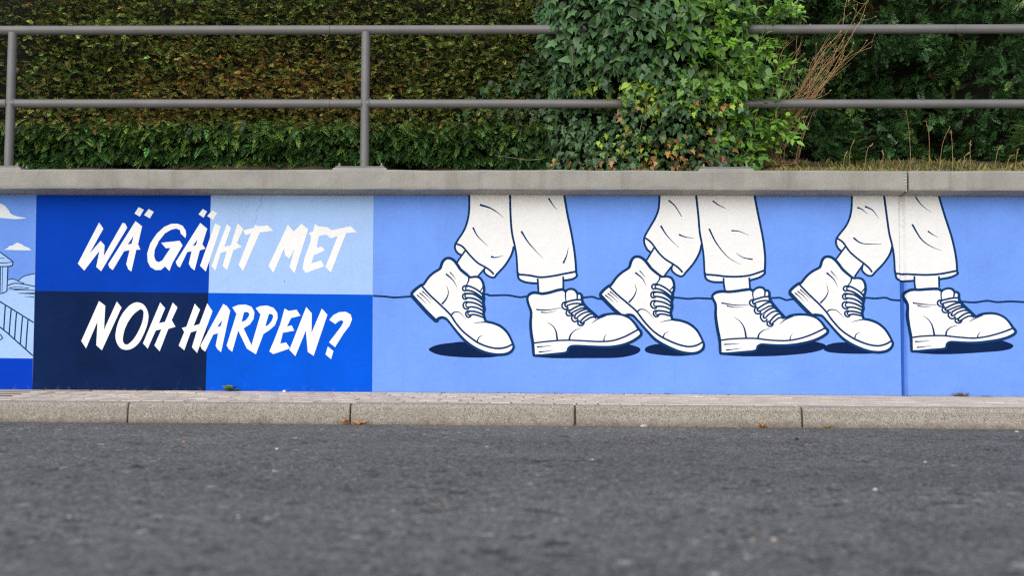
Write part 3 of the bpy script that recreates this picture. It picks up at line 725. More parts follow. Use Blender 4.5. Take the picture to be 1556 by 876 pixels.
for px in posts:
    p = link('post', cyl(rl((px, RY, ZCT+.018)), rl((px-LEAN, RY, Z1-RR*.6)), RR-.0008, M_RAIL, 24, 'post'), railing)
    # weld collars where the middle rail meets the post
    for s in (-1, 1):
        link('weld', tube([rl((px+s*(RR-.006), RY, Z2)), rl((px+s*(RR+.004), RY, Z2))], [RR+.0035, RR-.0005], M_RAIL, 20, 'weld'), p)
    pl = link('base_plate', bevel_box(.275, .16, .010, .002, M_RAIL, name='base_plate'), railing); pl.location = (px, -.082, .0172)
    for s in (-1, 1):
        for yy in (-.055, .055):
            b_ = link('bolt', tube([(s*.118, yy, .004), (s*.118, yy, .012), (s*.118, yy, .0121), (s*.118, yy, .026)], [.0105, .0105, .0052, .0045], M_ZINC, 8, 'bolt', smooth=False), pl)
    # raised concrete pad cast on the coping
    V = []; hw0, hw1 = .158, .146
    for (hw, z) in ((hw0, ZCT-.006), (hw1, ZCT+.012)):
        for (x, y) in ((-hw, -OV+.004), (hw, -OV+.004), (hw, .14), (-hw, .14)): V.append((px+x, y + (.004 if z > ZCT else 0), z))
    link('post_pad', mesh(V, [(4,5,6,7),(0,1,5,4),(1,2,6,5),(2,3,7,6),(3,0,4,7)], M_COPE, name='post_pad'), cop1 if px < CJ else cop2)

# ------------------------------------------------------------------ foliage machinery
def sprig_template(nn, length, nl, nw, droop=.15, sp=.9, tip=True):
    """flat two-ranked conifer twig along +x, needles in the xy plane; quads"""
    V, F = [], []
    for i in range(nn):
        t = (i//2+.4)/(nn/2); x = t*length; s = 1 if i % 2 else -1
        a = sp*(1-.45*t) ; l = nl*(1-.35*t*t)*random.uniform(.85, 1.15)
        dx, dy = math.cos(a), s*math.sin(a)
        z0 = -droop*length*t*t; up = random.uniform(-.15, .35)*l
        px, py = -dy, dx
        b = len(V)
        V += [(x, 0, z0), (x+dx*l*.5+px*nw, dy*l*.5+py*nw, z0+up*.6), (x+dx*l, dy*l, z0+up-.1*l), (x+dx*l*.5-px*nw, dy*l*.5-py*nw, z0+up*.6)]
        F.append((b, b+1, b+2, b+3))
    if tip:
        b = len(V); z0 = -droop*length
        V += [(length*.6, 0, z0*.5), (length, nw, z0), (length+nl*.8, 0, z0*1.2), (length, -nw, z0)]; F.append((b, b+1, b+2, b+3))
    return np.array(V), np.array(F)

def frames(D, Nn):
    """rotation matrices whose x axis is D and z axis close to Nn"""
    D = D/np.linalg.norm(D, axis=1, keepdims=True)
    Y = np.cross(Nn, D); Y /= (np.linalg.norm(Y, axis=1, keepdims=True)+1e-9)
    Z = np.cross(D, Y)
    return np.stack([D, Y, Z], 2)

def scatter(temps, P, D, Nn, S, C, jitter=.0):
    Vs, Fs, Cs = [], [], []; off = 0
    which = rng.integers(0, len(temps), len(P)); R = frames(D, Nn)
    for k, (tv, tf) in enumerate(temps):
        m = which == k
        if not m.any(): continue
        v = np.einsum('nij,vj->nvi', R[m], tv)*S[m][:, None, None] + P[m][:, None, :]
        n, nv = v.shape[:2]
        f = tf[None] + (np.arange(n)*nv)[:, None, None] + off
        c = np.repeat(C[m][:, None, :], nv, 1)
        if jitter: c = c*(1+jitter*(rng.random((n, nv, 1))-.5))
        Vs.append(v.reshape(-1, 3)); Fs.append(f.reshape(-1, tf.shape[1])); Cs.append(c.reshape(-1, 3)); off += n*nv
    return np.concatenate(Vs), np.concatenate(Fs), np.clip(np.concatenate(Cs), 0, 1)

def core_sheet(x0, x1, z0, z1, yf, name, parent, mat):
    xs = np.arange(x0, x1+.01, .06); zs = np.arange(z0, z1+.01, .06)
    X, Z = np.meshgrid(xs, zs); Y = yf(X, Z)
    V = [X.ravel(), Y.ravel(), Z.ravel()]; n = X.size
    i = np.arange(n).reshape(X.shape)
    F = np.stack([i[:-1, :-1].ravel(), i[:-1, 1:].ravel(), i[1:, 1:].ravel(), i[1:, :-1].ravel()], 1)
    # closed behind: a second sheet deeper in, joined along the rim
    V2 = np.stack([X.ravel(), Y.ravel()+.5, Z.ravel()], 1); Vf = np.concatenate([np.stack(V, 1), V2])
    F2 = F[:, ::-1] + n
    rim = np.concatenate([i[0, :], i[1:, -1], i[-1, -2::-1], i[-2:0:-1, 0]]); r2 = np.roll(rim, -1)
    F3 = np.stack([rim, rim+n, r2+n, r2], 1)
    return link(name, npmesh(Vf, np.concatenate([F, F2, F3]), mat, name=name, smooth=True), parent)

# ------------------------------------------------------------------ clipped yew hedge
HX0, HX1, HZ1 = -4.6, 1.35, 3.1
def hedge_face(x, z):
    x = np.asarray(x, float); z = np.asarray(z, float)
    low = np.clip((1.78-z)/.3, 0, 1)
    return .50 + .05*(vnoise(x*2.2, z*2.6, 11)-.5) + .05*(vnoise(x*7, z*9, 12)-.5) + .10*low*low - .03*low + .02*np.clip(z-1.9, 0, 2)
hedge = link('yew_hedge', None); hedge.location = (-1.2, .7, 1.5); hedge.empty_display_size = .2
tag(hedge, 'dense clipped yew hedge with browned patches behind the railing', 'hedge')
def unloc(o):    # children keep world coordinates
    o.matrix_parent_inverse = Matrix.Translation(o.parent.location).inverted(); return o
unloc(core_sheet(HX0, HX1, 1.40, HZ1, lambda x, z: hedge_face(x, z)+.19, 'interior_shade', hedge, M_CORE))  # backing sheet, darkness between the sprigs painted into it
def hedge_cols(x, z, n, low):
    r = rng.random(n)
    g = np.array([.115, .190, .036]); ol = np.array([.235, .245, .055]); br = np.array([.30, .185, .055]); org = np.array([.42, .19, .05]); gold = np.array([.38, .34, .09])
    patch = np.clip((vnoise(x*1.5+3, z*2.3, 21)-.33)*2.6, 0, 1)
    bx = np.exp(-((x+1.75)/.75)**2 - ((z-1.95)/.25)**2) + .8*np.exp(-((x+1.15)/.30)**2 - ((z-1.84)/.17)**2) + .7*np.exp(-((x+2.3)/.2)**2-((z-1.83)/.1)**2)
    pb = np.clip(.10*patch + .58*bx, 0, .72)*np.clip((z-1.70)/.08, 0, 1)
    C = g[None]*(.3+1.5*rng.random((n, 1))**1.6)
    m = r < pb*.75+.38*(z > 1.74); C[m] = ol*(.5+1.0*rng.random((m.sum(), 1)))
    m = r < pb*.6; C[m] = br*(.5+1.0*rng.random((m.sum(), 1)))
    m = r < pb*.22; C[m] = org*(.6+.7*rng.random((m.sum(), 1)))
    m = (r > .955) & (z > 1.7); C[m] = gold*(.6+.7*rng.random((m.sum(), 1)))
    lo = z < 1.71 + .03*np.sin(x*3) + rng.normal(0, .035, n)
    q = lo & (rng.random(n) < .85)
    C[q] = np.array([.048, .130, .032])*(.3+1.4*rng.random((q.sum(), 1)))
    C *= np.exp(rng.normal(-.08, .45, (n, 1)))
    q = lo & (rng.random(n) < np.clip((z-1.52)*1.9, .05, .36))  # highlights below the middle rail painted as paler needles, denser towards the top
    C[q] = np.array([.21, .36, .07])*(.5+.8*rng.random((q.sum(), 1)))
    return C
tY = [sprig_template(8, .032, .018, .0021, .1, 1.0) for _ in range(5)]
tYl = [sprig_template(14, .062, .022, .0028, .28, 1.05) for _ in range(4)]
def hedge_foliage():
    n = 62000
    x = rng.uniform(HX0, HX1, n); z = rng.uniform(1.62, HZ1, n)
    keep = (x > -3.2) | (rng.random(n) < .35); keep &= ((z < 2.6) | (rng.random(n) < .3)); x, z = x[keep], z[keep]; n = len(x)
    dep = rng.random(n)**1.25*.17
    hol = (vnoise(x*9, z*12, 31) > .74) | (vnoise(x*3.1, z*5, 32) > .80)
    dep[hol] += .06
    y = hedge_face(x, z) + dep - .012
    P = np.stack([x, y, z], 1)
    D = np.stack([rng.normal(0, .75, n), -.55-.35*rng.random(n), rng.normal(.05, .42, n)], 1)
    Nn = np.stack([rng.normal(0, .3, n), rng.normal(-.6, .35, n), np.full(n, .8)], 1)
    a = scatter(tY, P, D, Nn, rng.uniform(.65, 1.25, n), hedge_cols(x, z, n, 0), .6)
    m = 7500
    x = rng.uniform(HX0, HX1, m); z = 1.40 + rng.random(m)*.36
    und = 1.435 + .05*vnoise(x*2.3, x*0, 41) + .04*vnoise(x*9, x*0, 42); z = np.maximum(z, und + .035)
    y = hedge_face(x, z) + rng.random(m)**1.4*.16 - .015
    D = np.stack([rng.normal(0, .55, m), -.55-.3*rng.random(m), rng.normal(-.42, .3, m)], 1)
    Nn = np.stack([rng.normal(0, .3, m), np.full(m, -.5), np.full(m, .8)], 1)
    b = scatter(tYl, np.stack([x, y, z], 1), D, Nn, rng.uniform(.65, 1.2, m), hedge_cols(x, z, m, 1), .5)
    V = np.concatenate([a[0], b[0]]); F = np.concatenate([a[1], b[1]+len(a[0])]); C = np.concatenate([a[2], b[2]])
    o = link('foliage', npmesh(V, F, M_YEW, C, 'yew_foliage'), hedge); unloc(o); tag(o, kind='stuff')
hedge_foliage()
for k in range(11):
    x = HX0 + .3 + k*.55 + random.uniform(-.1, .1); y = .78 + random.uniform(0, .1)
    unloc(link('trunk', tube([(x, y, 1.38), (x+.02, y+.03, 1.7), (x-.03, y+.02, 2.2), (x, y+.05, 2.9)], [.032, .026, .02, .008], M_BARK, 8, 'trunk'), hedge))

# ------------------------------------------------------------------ looser dark yew on the right
yew2 = link('yew_tree', None); yew2.location = (2.2, 1.6, 1.55); yew2.empty_display_size = .2
tag(yew2, 'loose dark green unclipped yew beyond the grass verge', 'tree')
def y2_face(x, z):
    x = np.asarray(x, float); z = np.asarray(z, float)
    return 1.15 + .32*(vnoise(x*1.8+5, z*2.0, 51)-.5) + .22*(vnoise(x*4.5, z*5, 52)-.5) + .25*np.clip((1.75-z)/.3, 0, 1)
unloc(core_sheet(.75, 5.2, 1.45, 3.3, lambda x, z: y2_face(x, z)+.26, 'interior_shade', yew2, M_CORE))
tY2 = [sprig_template(14, .075, .028, .0030, .15, 1.15) for _ in range(5)]
def yew2_foliage():
    nc = 2100
    cx = rng.uniform(.8, 5.1, nc); cz = rng.uniform(1.52, 3.25, nc); keep = (cx < 3.4) | (rng.random(nc) < .5); cx, cz = cx[keep], cz[keep]; nc = len(cx)
    cy = y2_face(cx, cz) + rng.random(nc)**1.3*.22
    k = 9
    n = nc*k
    base = np.repeat(np.stack([cx, cy, cz], 1), k, 0) + rng.normal(0, .022, (n, 3))
    cd_ = np.stack([rng.normal(0, .35, nc), np.full(nc, -.75), rng.normal(.15, .35, nc)], 1)
    D = np.repeat(cd_, k, 0) + rng.normal(0, .5, (n, 3))
    Nn = np.stack([rng.normal(0, .5, n), np.full(n, -.35), np.full(n, .8)], 1)
    tone = np.repeat(.35+1.2*rng.random(nc)**1.4, k)
    C = np.array([.062, .155, .046])[None]*tone[:, None]*(.75+.5*rng.random((n, 1)))
    lite = np.repeat(rng.random(nc) < .10, k); C[lite] = np.array([.14, .25, .05])*(.6+.6*rng.random((lite.sum(), 1)))
    brn = np.repeat(rng.random(nc) < .012, k); C[brn] = np.array([.17, .075, .03])*(.6+.6*rng.random((brn.sum(), 1)))
    V, F, C = scatter(tY2, base, D, Nn, rng.uniform(.7, 1.15, n), C, .5)
    o = link('foliage', npmesh(V, F, M_YEW, C, 'yew_tree_foliage'), yew2); unloc(o); tag(o, kind='stuff')
yew2_foliage()
for x in (1.3, 2.1, 2.9, 3.9):
    unloc(link('trunk', tube([(x, 1.65, 1.5), (x+.05, 1.62, 1.9), (x-.02, 1.66, 2.5), (x+.03, 1.66, 3.2)], [.06, .05, .035, .012], M_BARK, 8, 'trunk'), yew2))

# ------------------------------------------------------------------ broad leaves
def ivy_leaf(long=1.0, lobes=True):
    """leaf along +x from the stalk, unit length, creased along the midrib; triangles"""
    if lobes: half = [(0, .0), (-.13, .15), (-.03, .42), (.15, .30), (.33, .58), (.45, .25), (.74, .15), (1.0, 0)]
    else: half = [(0, 0), (-.05, .17), (.12, .34), (.32, .36), (.55, .25), (.78, .12), (1.0, 0)]
    half = [(x*long, y) for x, y in half]
    V = [(0, 0, 0), (.33*long, 0, -.02), (.66*long, 0, -.05), (long, 0, -.13)]
    F = []
    for s in (1, -1):
        ids = []
        for i, (x, y) in enumerate(half):
            if i == 0: ids.append(0)
            elif i == len(half)-1: ids.append(3)
            else: V.append((x, s*y, .10*y - .10*x*x + .03*math.sin(5*x+i))); ids.append(len(V)-1)
        n = len(ids)
        for i in range(n-1):
            xm = (half[i][0]+half[i+1][0])/2/long
            c = 1 if xm < .55 else 2
            t = (c, ids[i], ids[i+1]) if s < 0 else (c, ids[i+1], ids[i])
            if len(set(t)) == 3: F.append(t)
        F.append((1, 2, ids[n//2+1]) if s > 0 else (2, 1, ids[n//2+1]))
    return np.array(V), np.array(F)
IVY = [ivy_leaf(1.0), ivy_leaf(1.12), ivy_leaf(.92)]; IVYL = [ivy_leaf(1.15), ivy_leaf(1.05, False), ivy_leaf(1.25), ivy_leaf(1.25, False)]

def leaf_objects(name, parent, temps, P, D, Nn, S, C, mat, nparts, key, stuffname):
    """the nparts leaves that show largest become objects; the rest one mass"""
    order = np.argsort(-key); a, b = order[:nparts], order[nparts:]
    pal = {}
    R = frames(D, Nn)
    for i in a:
        t = int(rng.integers(0, len(temps))); c = tuple(np.round(C[i]/.02)*.02 if max(C[i]) < .3 else np.round(C[i]/.06)*.06)
        c = tuple(max(v, .008) for v in c)
        kk = (t, c)
        if kk not in pal:
            tv, tf = temps[t]; pal[kk] = npmesh(tv, tf, mat, np.repeat(np.array(c)[None], len(tv), 0), name)
        o = link(name, pal[kk], parent)
        M4 = Matrix.Identity(4)
        for r_ in range(3):
            for c_ in range(3): M4[r_][c_] = float(R[i][r_, c_]*S[i])
            M4[r_][3] = float(P[i][r_])
        o.matrix_parent_inverse = Matrix.Identity(4)
        o.matrix_basis = Matrix.Translation(-parent.location) @ M4
    if len(b):
        V, F, Cc = scatter(temps, P[b], D[b], Nn[b], S[b], C[b], .25)
        o = link(stuffname, npmesh(V, F, mat, Cc, stuffname), parent); unloc(o); tag(o, kind='stuff')

ivy = link('ivy', None); ivy.location = (.75, .15, ZCT); ivy.empty_display_size = .2
tag(ivy, 'big mass of dark green ivy swallowing the railing and spilling to the coping', 'ivy')
IXC, IHW = (xat(822, 100)+xat(1165, 100))/2, (xat(1165, 100)-xat(822, 100))/2
def ivy_face(x, z):
    u = np.clip((x-IXC)/IHW, -1, 1)
    bul = np.sqrt(np.clip(1-u*u, 0, 1))
    zz = np.clip((z-1.35)/.9, 0, 1.2)
    return .20 - bul*(.20+.15*zz) + .10*(vnoise(x*5, z*5, 61)-.5) + .05*(vnoise(x*14, z*14, 62)-.5) + .0*z
# near-black core added in the ivy: inner shade as colour, no daylight falls through
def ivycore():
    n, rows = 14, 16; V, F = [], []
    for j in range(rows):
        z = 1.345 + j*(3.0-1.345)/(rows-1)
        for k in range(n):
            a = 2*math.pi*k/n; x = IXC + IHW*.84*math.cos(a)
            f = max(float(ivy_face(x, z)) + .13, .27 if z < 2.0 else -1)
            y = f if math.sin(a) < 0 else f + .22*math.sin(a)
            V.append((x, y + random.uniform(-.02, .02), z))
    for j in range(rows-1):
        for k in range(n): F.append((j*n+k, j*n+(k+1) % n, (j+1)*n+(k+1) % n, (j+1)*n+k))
    unloc(link('shade_core', mesh(V, F, M_CORE, True, 'shade_core'), ivy))
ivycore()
def ivy_leaves():
    n = 5600
    x = rng.uniform(IXC-IHW*1.03, IXC+IHW*1.03, n); z = 1.35 + (2.75-1.35)*rng.random(n)**1.15
    edge = (vnoise(z*6, z*0+2, 63)-.5)*.14
    keep = (x > IXC-IHW*.97+edge) & (x < IXC+IHW+edge*.6)
    # the middle rail stays clear on the left side of the mass
    clear = (x < xat(938, 158, RY)) & (np.abs(z-1.742) < .06)
    keep &= ~(clear & (rng.random(n) < .35))
    x, z = x[keep], z[keep]
    ne = 620; x = np.concatenate([x, rng.uniform(xat(946, 158), xat(1132, 158), ne)]); z = np.concatenate([z, rng.uniform(1.66, 1.86, ne)]); n = len(x)
    dep = rng.random(n)**1.3*.19; dep[-ne:] = rng.random(ne)*.05
    y = ivy_face(x, z) + dep
    y[-ne:] = rng.uniform(-.11, .005, ne)
    bk = np.clip((2.02-z)/.22, 0, 1)*np.clip((xat(952, 158, RY)-x)/.05, 0, 1)
    y = np.maximum(y, .10*bk - .4*(1-bk)) + np.where(bk > .5, dep*.4, 0)
    up = np.clip((z-1.80)/.16 + rng.normal(0, .45, n), 0, 1)
    S = (.027+.015*rng.random(n))*(1-up) + (.040+.026*rng.random(n))*up
    S = np.where(rng.random(n) < .15, S*.7, S)
    u = (x-IXC)/IHW
    D = np.stack([u*.35+rng.normal(0, .5, n), -.32+rng.normal(0, .22, n), -.80+rng.normal(0, .38, n)], 1)
    Nn = np.stack([u*.5+rng.normal(0, .6, n), -.70+rng.normal(0, .3, n), .6+rng.normal(0, .5, n)], 1)
    C = np.array([.060, .140, .052])[None]*(.45+1.1*rng.random((n, 1)))
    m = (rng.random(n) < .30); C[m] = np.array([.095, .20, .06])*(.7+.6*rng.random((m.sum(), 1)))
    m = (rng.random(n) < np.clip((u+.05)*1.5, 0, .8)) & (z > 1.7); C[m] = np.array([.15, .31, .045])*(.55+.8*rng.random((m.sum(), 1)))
    def spot(px, py, rx, rz, pr):
        c = at(px, py, 0); return ((((x-c.x)/rx)**2 + ((z-c.z)/rz)**2) < 1) & (rng.random(n) < pr) & (dep < .10)
    lime = spot(955, 142, .20, .07, .65) | spot(985, 170, .08, .09, .5) | spot(1085, 175, .16, .10, .45) | spot(890, 128, .10, .05, .4) | spot(945, 215, .14, .09, .4) | spot(1010, 225, .2, .06, .25)
    C[lime] = np.array([.34, .50, .04])*(.6+.55*rng.random((lime.sum(), 1))); S[lime] *= .85
    dead = ((z < 1.47) & (rng.random(n) < .24)) | spot(1095, 195, .06, .07, .45) | ((z < 1.75) & (u > -.3) & (rng.random(n) < .05))
    C[dead] = np.array([.50, .25, .09])*(.45+.8*rng.random((dead.sum(), 1)))
    hi = up > .5
    key = S*(1.3 - dep*5) * (z < 2.32) * np.where(rng.random(n) < .9, 1, .4)
    P = np.stack([x, y, z], 1)
    bigT = hi
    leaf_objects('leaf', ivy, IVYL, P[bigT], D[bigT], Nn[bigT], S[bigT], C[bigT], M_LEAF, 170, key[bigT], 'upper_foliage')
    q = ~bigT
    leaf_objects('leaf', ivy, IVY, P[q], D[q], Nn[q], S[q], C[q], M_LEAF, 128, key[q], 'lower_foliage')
ivy_leaves()
def crv(P, r0, r1, mat, name, parent, sides=6):
    C = [tuple(c) for c in catmull(P, 5)]; n = len(C)
    return unloc(link(name, tube(C, [r0+(r1-r0)*i/(n-1) for i in range(n)], mat, sides, name), parent))
def wp(px, py, y): v = at(px, py, y); return (v.x, v.y, v.z)
for pts in ([(1000,132),(1003,160),(1010,188)], [(1020,140),(1024,158),(1028,178)], [(1065,145),(1070,156),(1076,170)], [(868,70),(870,90),(869,112)], [(985,150),(978,175),(972,200)]):
    crv([wp(a, b, -.055) for a, b in pts], .0028, .002, M_TWIG, 'stem', ivy)
crv([wp(822,242,.0), wp(800,243,.02), wp(780,240,.05), wp(752,236,.1)], .0025, .0015, M_TWIG, 'stem', ivy)

creep = link('creeping_ivy', None); creep.location = (-.2, .5, 1.5); creep.empty_display_size = .1
tag(creep, 'dark ivy leaves creeping through the lower hedge beside the big ivy', 'ivy')
def creeping():
    n = 620; x = IXC-IHW + .12 - np.abs(rng.normal(0, .26, n)); z = 1.46 + rng.random(n)**1.3*.75*np.clip(1+(x-(IXC-IHW))/1.1, .25, 1)
    y = hedge_face(x, z) - .02 + rng.random(n)*.05
    D = np.stack([rng.normal(0, .5, n), rng.normal(-.3, .2, n), rng.normal(-.75, .35, n)], 1); Nn = np.stack([rng.normal(0, .4, n), rng.normal(-.75, .2, n), rng.normal(.5, .3, n)], 1)
    C = np.array([.05, .12, .036])[None]*(.3+1.1*rng.random((n, 1)))
    leaf_objects('leaf', creep, IVY, np.stack([x, y, z], 1), D, Nn, rng.uniform(.025, .048, n), C, M_LEAF, 200, rng.random(n), 'inner_foliage')
creeping()

# ------------------------------------------------------------------ ash-leaved sapling at the right of the ivy
sap = link('ash_sapling', None); sap.location = (1.45, .12, ZCT); sap.empty_display_size = .2
tag(sap, 'bright green leafy sapling with pointed leaflets growing beside the ivy', 'sapling')
def pinnate(nl, L):
    V, F = [], []
    def leaflet(o, a, l, wd):
        ca, sa = math.cos(a), math.sin(a); b = len(V)
        for (x, y, z) in ((0, 0, 0), (.35*l, wd, .03*l), (.35*l, -wd, .03*l), (.72*l, wd*.62, -.03*l), (.72*l, -wd*.62, -.03*l), (l, 0, -.14*l), (.4*l, 0, -.02*l), (.72*l, 0, -.07*l)):
            V.append((o[0]+x*ca-y*sa, o[1]+x*sa+y*ca, o[2]+z))
        F.extend([(b, b+1+0, b+6), (b, b+6, b+2), (b+6, b+1, b+3), (b+6, b+3, b+7), (b+6, b+7, b+4), (b+6, b+4, b+2), (b+7, b+3, b+5), (b+7, b+5, b+4)])
        for k in range(len(F)-8, len(F)): F[k] = F[k][::-1]
    for i in range(nl):
        t = .25+.65*i/nl
        for s in (1, -1): leaflet((t*L, 0, -.08*t*t*L), s*(1.05-.25*t), L*.46, L*.10)
    leaflet((L*.92, 0, -.08*L), 0, L*.50, L*.115)
    b = len(V); V.extend([(0, .004*L, 0), (0, -.004*L, 0), (L*.95, 0, -.08*L)]); F.append((b, b+1, b+2))
    return np.array(V), np.array(F)
PIN = [pinnate(2, 1.0), pinnate(3, 1.0), pinnate(2, 1.0)]
def sapling():
    stems = [[(1098,252,.10),(1110,180,.05),(1125,90,-.02),(1130,10,-.05)], [(1120,252,.10),(1150,170,.04),(1172,110,.0)], [(1125,252,.10),(1165,215,.05),(1198,190,.03)], [(1105,252,.12),(1140,120,.02),(1165,30,-.03)], [(1100,252,.10),(1090,120,-.06),(1095,20,-.10)], [(1130,252,.16),(1185,150,.2),(1215,112,.22),(1238,106,.22)], [(1120,200,.1),(1150,80,.06),(1180,25,.05),(1196,8,.05)]]
    P, D, S = [], [], []
    for st in stems:
        C = [Vector(c) for c in catmull([wp(*q) for q in st], 10)]
        crv([tuple(c) for c in C[::5]]+[tuple(C[-1])], .005, .0018, M_GSTEM, 'stem', sap)
        for i in range(3, len(C)):
            for _ in range(3):
                P.append(C[i] + Vector((random.gauss(0, .025), random.gauss(0, .025), random.gauss(0, .02))))
                D.append(Vector((random.gauss(.28, .65), random.gauss(-.45, .3), random.gauss(.02, .4)))); S.append(random.uniform(.07, .13))
    P = np.array(P); D = np.array(D); S = np.array(S)
    def behind(P):
        m = ((P[:, 0] > xat(1128, 45)) & (np.abs(P[:, 2]-Z1) < .075)) | ((P[:, 0] > xat(1122, 158)) & (np.abs(P[:, 2]-Z2+.01) < .05))
        P[:, 1] = np.where(m, np.maximum(P[:, 1], .13), P[:, 1]); return P
    lim = xat(1212, 150) - .13*np.abs(P[:, 2]-1.85); ok = (P[:, 0] < lim) | (rng.random(len(P)) < .35)
    P, D, S = behind(P[ok]), D[ok], S[ok]; n = len(P)
    Nn = np.stack([rng.normal(0, .35, n), rng.normal(-.55, .25, n), rng.normal(.8, .2, n)], 1)
    C = np.array([.21, .42, .045])[None]*(.4+.85*rng.random((n, 1)))
    m = rng.random(n) < .35; C[m] = np.array([.11, .24, .05])*(.6+.7*rng.random((m.sum(), 1)))
    q = rng.random(n) < np.where(P[:, 0] > xat(1150, 100), .55, .12)
    leaf_objects('leaf', sap, PIN, P[q], D[q], Nn[q], S[q], C[q], M_LEAF, 150, S[q], 'inner_foliage')
    P2 = behind(np.repeat(P[~q], 3, 0) + rng.normal(0, .03, (3*(~q).sum(), 3))); n2 = len(P2)
    D2 = np.stack([rng.normal(.25, .6, n2), rng.normal(-.4, .25, n2), rng.normal(-.45, .45, n2)], 1)
    N2 = np.stack([rng.normal(.2, .4, n2), rng.normal(-.6, .25, n2), rng.normal(.7, .3, n2)], 1)
    leaf_objects('leaf', sap, IVYL, P2, D2, N2, rng.uniform(.026, .052, n2), np.repeat(C[~q], 3, 0)*(.7+.6*rng.random((n2, 1))), M_LEAF, 145, rng.random(n2), 'outer_foliage')
sapling()

# ------------------------------------------------------------------ dry weed stalks
dry = link('dry_weed', None); dry.location = (1.5, .25, ZCT); dry.empty_display_size = .1
tag(dry, 'clump of tall withered straw-brown stalks leaning away from the sapling', 'dry weed')
main = [[(1178,205,.22),(1205,170,.18),(1252,110,.08),(1275,70,.02),(1300,25,-.03),(1325,-8,-.05)], [(1185,200,.2),(1215,140,.14),(1250,80,.06),(1278,45,.0),(1284,10,-.03),(1290,-10,-.03)],
        [(1180,210,.2),(1225,160,.14),(1262,112,.06),(1290,60,.0),(1308,30,-.02),(1318,0,-.02)], [(1190,200,.22),(1210,150,.16),(1236,95,.1),(1262,50,.04),(1278,30,.02)],
        [(1176,195,.2),(1200,155,.15),(1228,130,.1),(1242,85,.06),(1262,56,.03)], [(1195,215,.2),(1215,185,.16),(1250,130,.1),(1290,92,.04),(1325,62,.0)],
        [(1200,190,.22),(1226,150,.15),(1240,118,.1),(1258,96,.07)], [(1172,190,.22),(1190,140,.15),(1205,100,.12),(1218,60,.1),(1222,30,.1)], [(1188,206,.2),(1232,148,.12),(1275,100,.05),(1292,80,.03)],
        [(1165,200,.2),(1195,165,.15),(1240,150,.1),(1258,142,.08)], [(1182,236,.25),(1200,210,.2),(1222,180,.15),(1245,163,.1)], [(1190,250,.2),(1210,245,.18),(1222,205,.12),(1235,172,.1)],
        [(1170,190,.2),(1178,120,.15),(1190,75,.12),(1212,50,.1)], [(1160,215,.2),(1182,182,.18),(1218,158,.13),(1250,140,.1)], [(1186,225,.22),(1204,172,.17),(1238,122,.1),(1256,92,.07),(1280,72,.03)]]
extra = []
for st in main:
    for _ in range(2): extra.append([(a+random.gauss(0, 7)*(.4+.16*i), b+random.gauss(0, 5), c+random.uniform(-.02, .03)) for i, (a, b, c) in enumerate(st[:random.randint(3, len(st))])])
for st in main + extra:
    off = random.uniform(-.03, .03)
    st = [(1170+random.uniform(-8, 22), 252, .26)] + [(a, b, c+off) for a, b, c in st]
    pts = [wp(*q) for q in st]
    crv(pts, random.uniform(.0018, .0030), .0009, M_STRAW, 'stalk', dry, 5)
    C = catmull(pts, 8)
    for _ in range(3):
        i = random.randrange(len(C)*5//9, len(C)); p = Vector(C[i]); d = Vector((random.gauss(.2, .5), random.gauss(-.1, .4), random.uniform(.2, 1))).normalized()
        l = random.uniform(.03, .09); q = p + d*l; mid = p + d*l*.5 + Vector((random.gauss(0, .006), 0, -.004))
        crv([tuple(p), tuple(mid), tuple(q)], .0012, .0007, M_STRAW, 'branchlet', dry, 4)
        me = tube([tuple(q - d*.003), tuple(q + d*.003), tuple(q + d*.009)], [.0015, .0038, .0006], M_STRAW, 6, 'seed_head'); unloc(link('seed_head', me, dry))

# ------------------------------------------------------------------ verge: dry grass, stems and weeds
def grass():
    n = 30000
    gx0 = xat(1130, 250, 0); x = rng.uniform(gx0, 4.8, n); y = np.where(rng.random(n) < .6, rng.uniform(-.07, .14, n), rng.uniform(.1, .8, n))
    keep = (x > gx0 + .25*rng.random(n)) & ((x < 3.2) | (rng.random(n) < .6)); x, y = x[keep], y[keep]; n = len(x)
    # moderate-height tussocks; turf level rises gently behind the coping
    z = np.where(y < .29, ZCT+.004, 1.36 + .2*np.clip((y-.25)/.6, 0, 1))
    pt = vnoise(x*3.2, y*3, 72)*.6 + vnoise(x*11, y*9, 73)*.4; kp = rng.random(n) < np.clip((pt-.15)*2.6, .3, 1); x, y, z = x[kp], y[kp], z[kp]; n = len(x)
    h = (.009+.030*rng.random(n)**3)*(.4+1.3*vnoise(x*5, y*6, 71))*np.where(y < .0, .75, 1.15)
    a = rng.uniform(0, 2*np.pi, n); le = rng.uniform(.1, .8, n)*h; wd = rng.uniform(.0009, .0020, n)
    bx = np.stack([np.cos(a), np.sin(a)], 1); sx = np.stack([-np.sin(a), np.cos(a)], 1)
    V = np.zeros((n, 4, 3))
    V[:, 0] = np.stack([x-sx[:, 0]*wd, y-sx[:, 1]*wd, z-.003], 1); V[:, 1] = np.stack([x+sx[:, 0]*wd, y+sx[:, 1]*wd, z-.003], 1)
    V[:, 2] = np.stack([x+bx[:, 0]*le*.4+sx[:, 0]*wd*.7, y+bx[:, 1]*le*.4+sx[:, 1]*wd*.7, z+h*.65], 1); V[:, 3] = np.stack([x+bx[:, 0]*le, y+bx[:, 1]*le, z+h], 1)
    F = np.arange(n*4).reshape(n, 4)
    C = np.array([.38, .29, .11])[None]*(.4+.9*rng.random((n, 1)))
    m = rng.random(n) < .15+.6*vnoise(x*4, y*4, 74); C[m] = np.array([.20, .26, .06])*(.6+.7*rng.random((m.sum(), 1)))
    o = tag(link('grass', npmesh(V.reshape(-1, 3), F, M_DRY, np.repeat(C, 4, 0), 'grass')), 'short dry yellowed grass along the top of the wall', 'grass', kind='stuff')
grass()
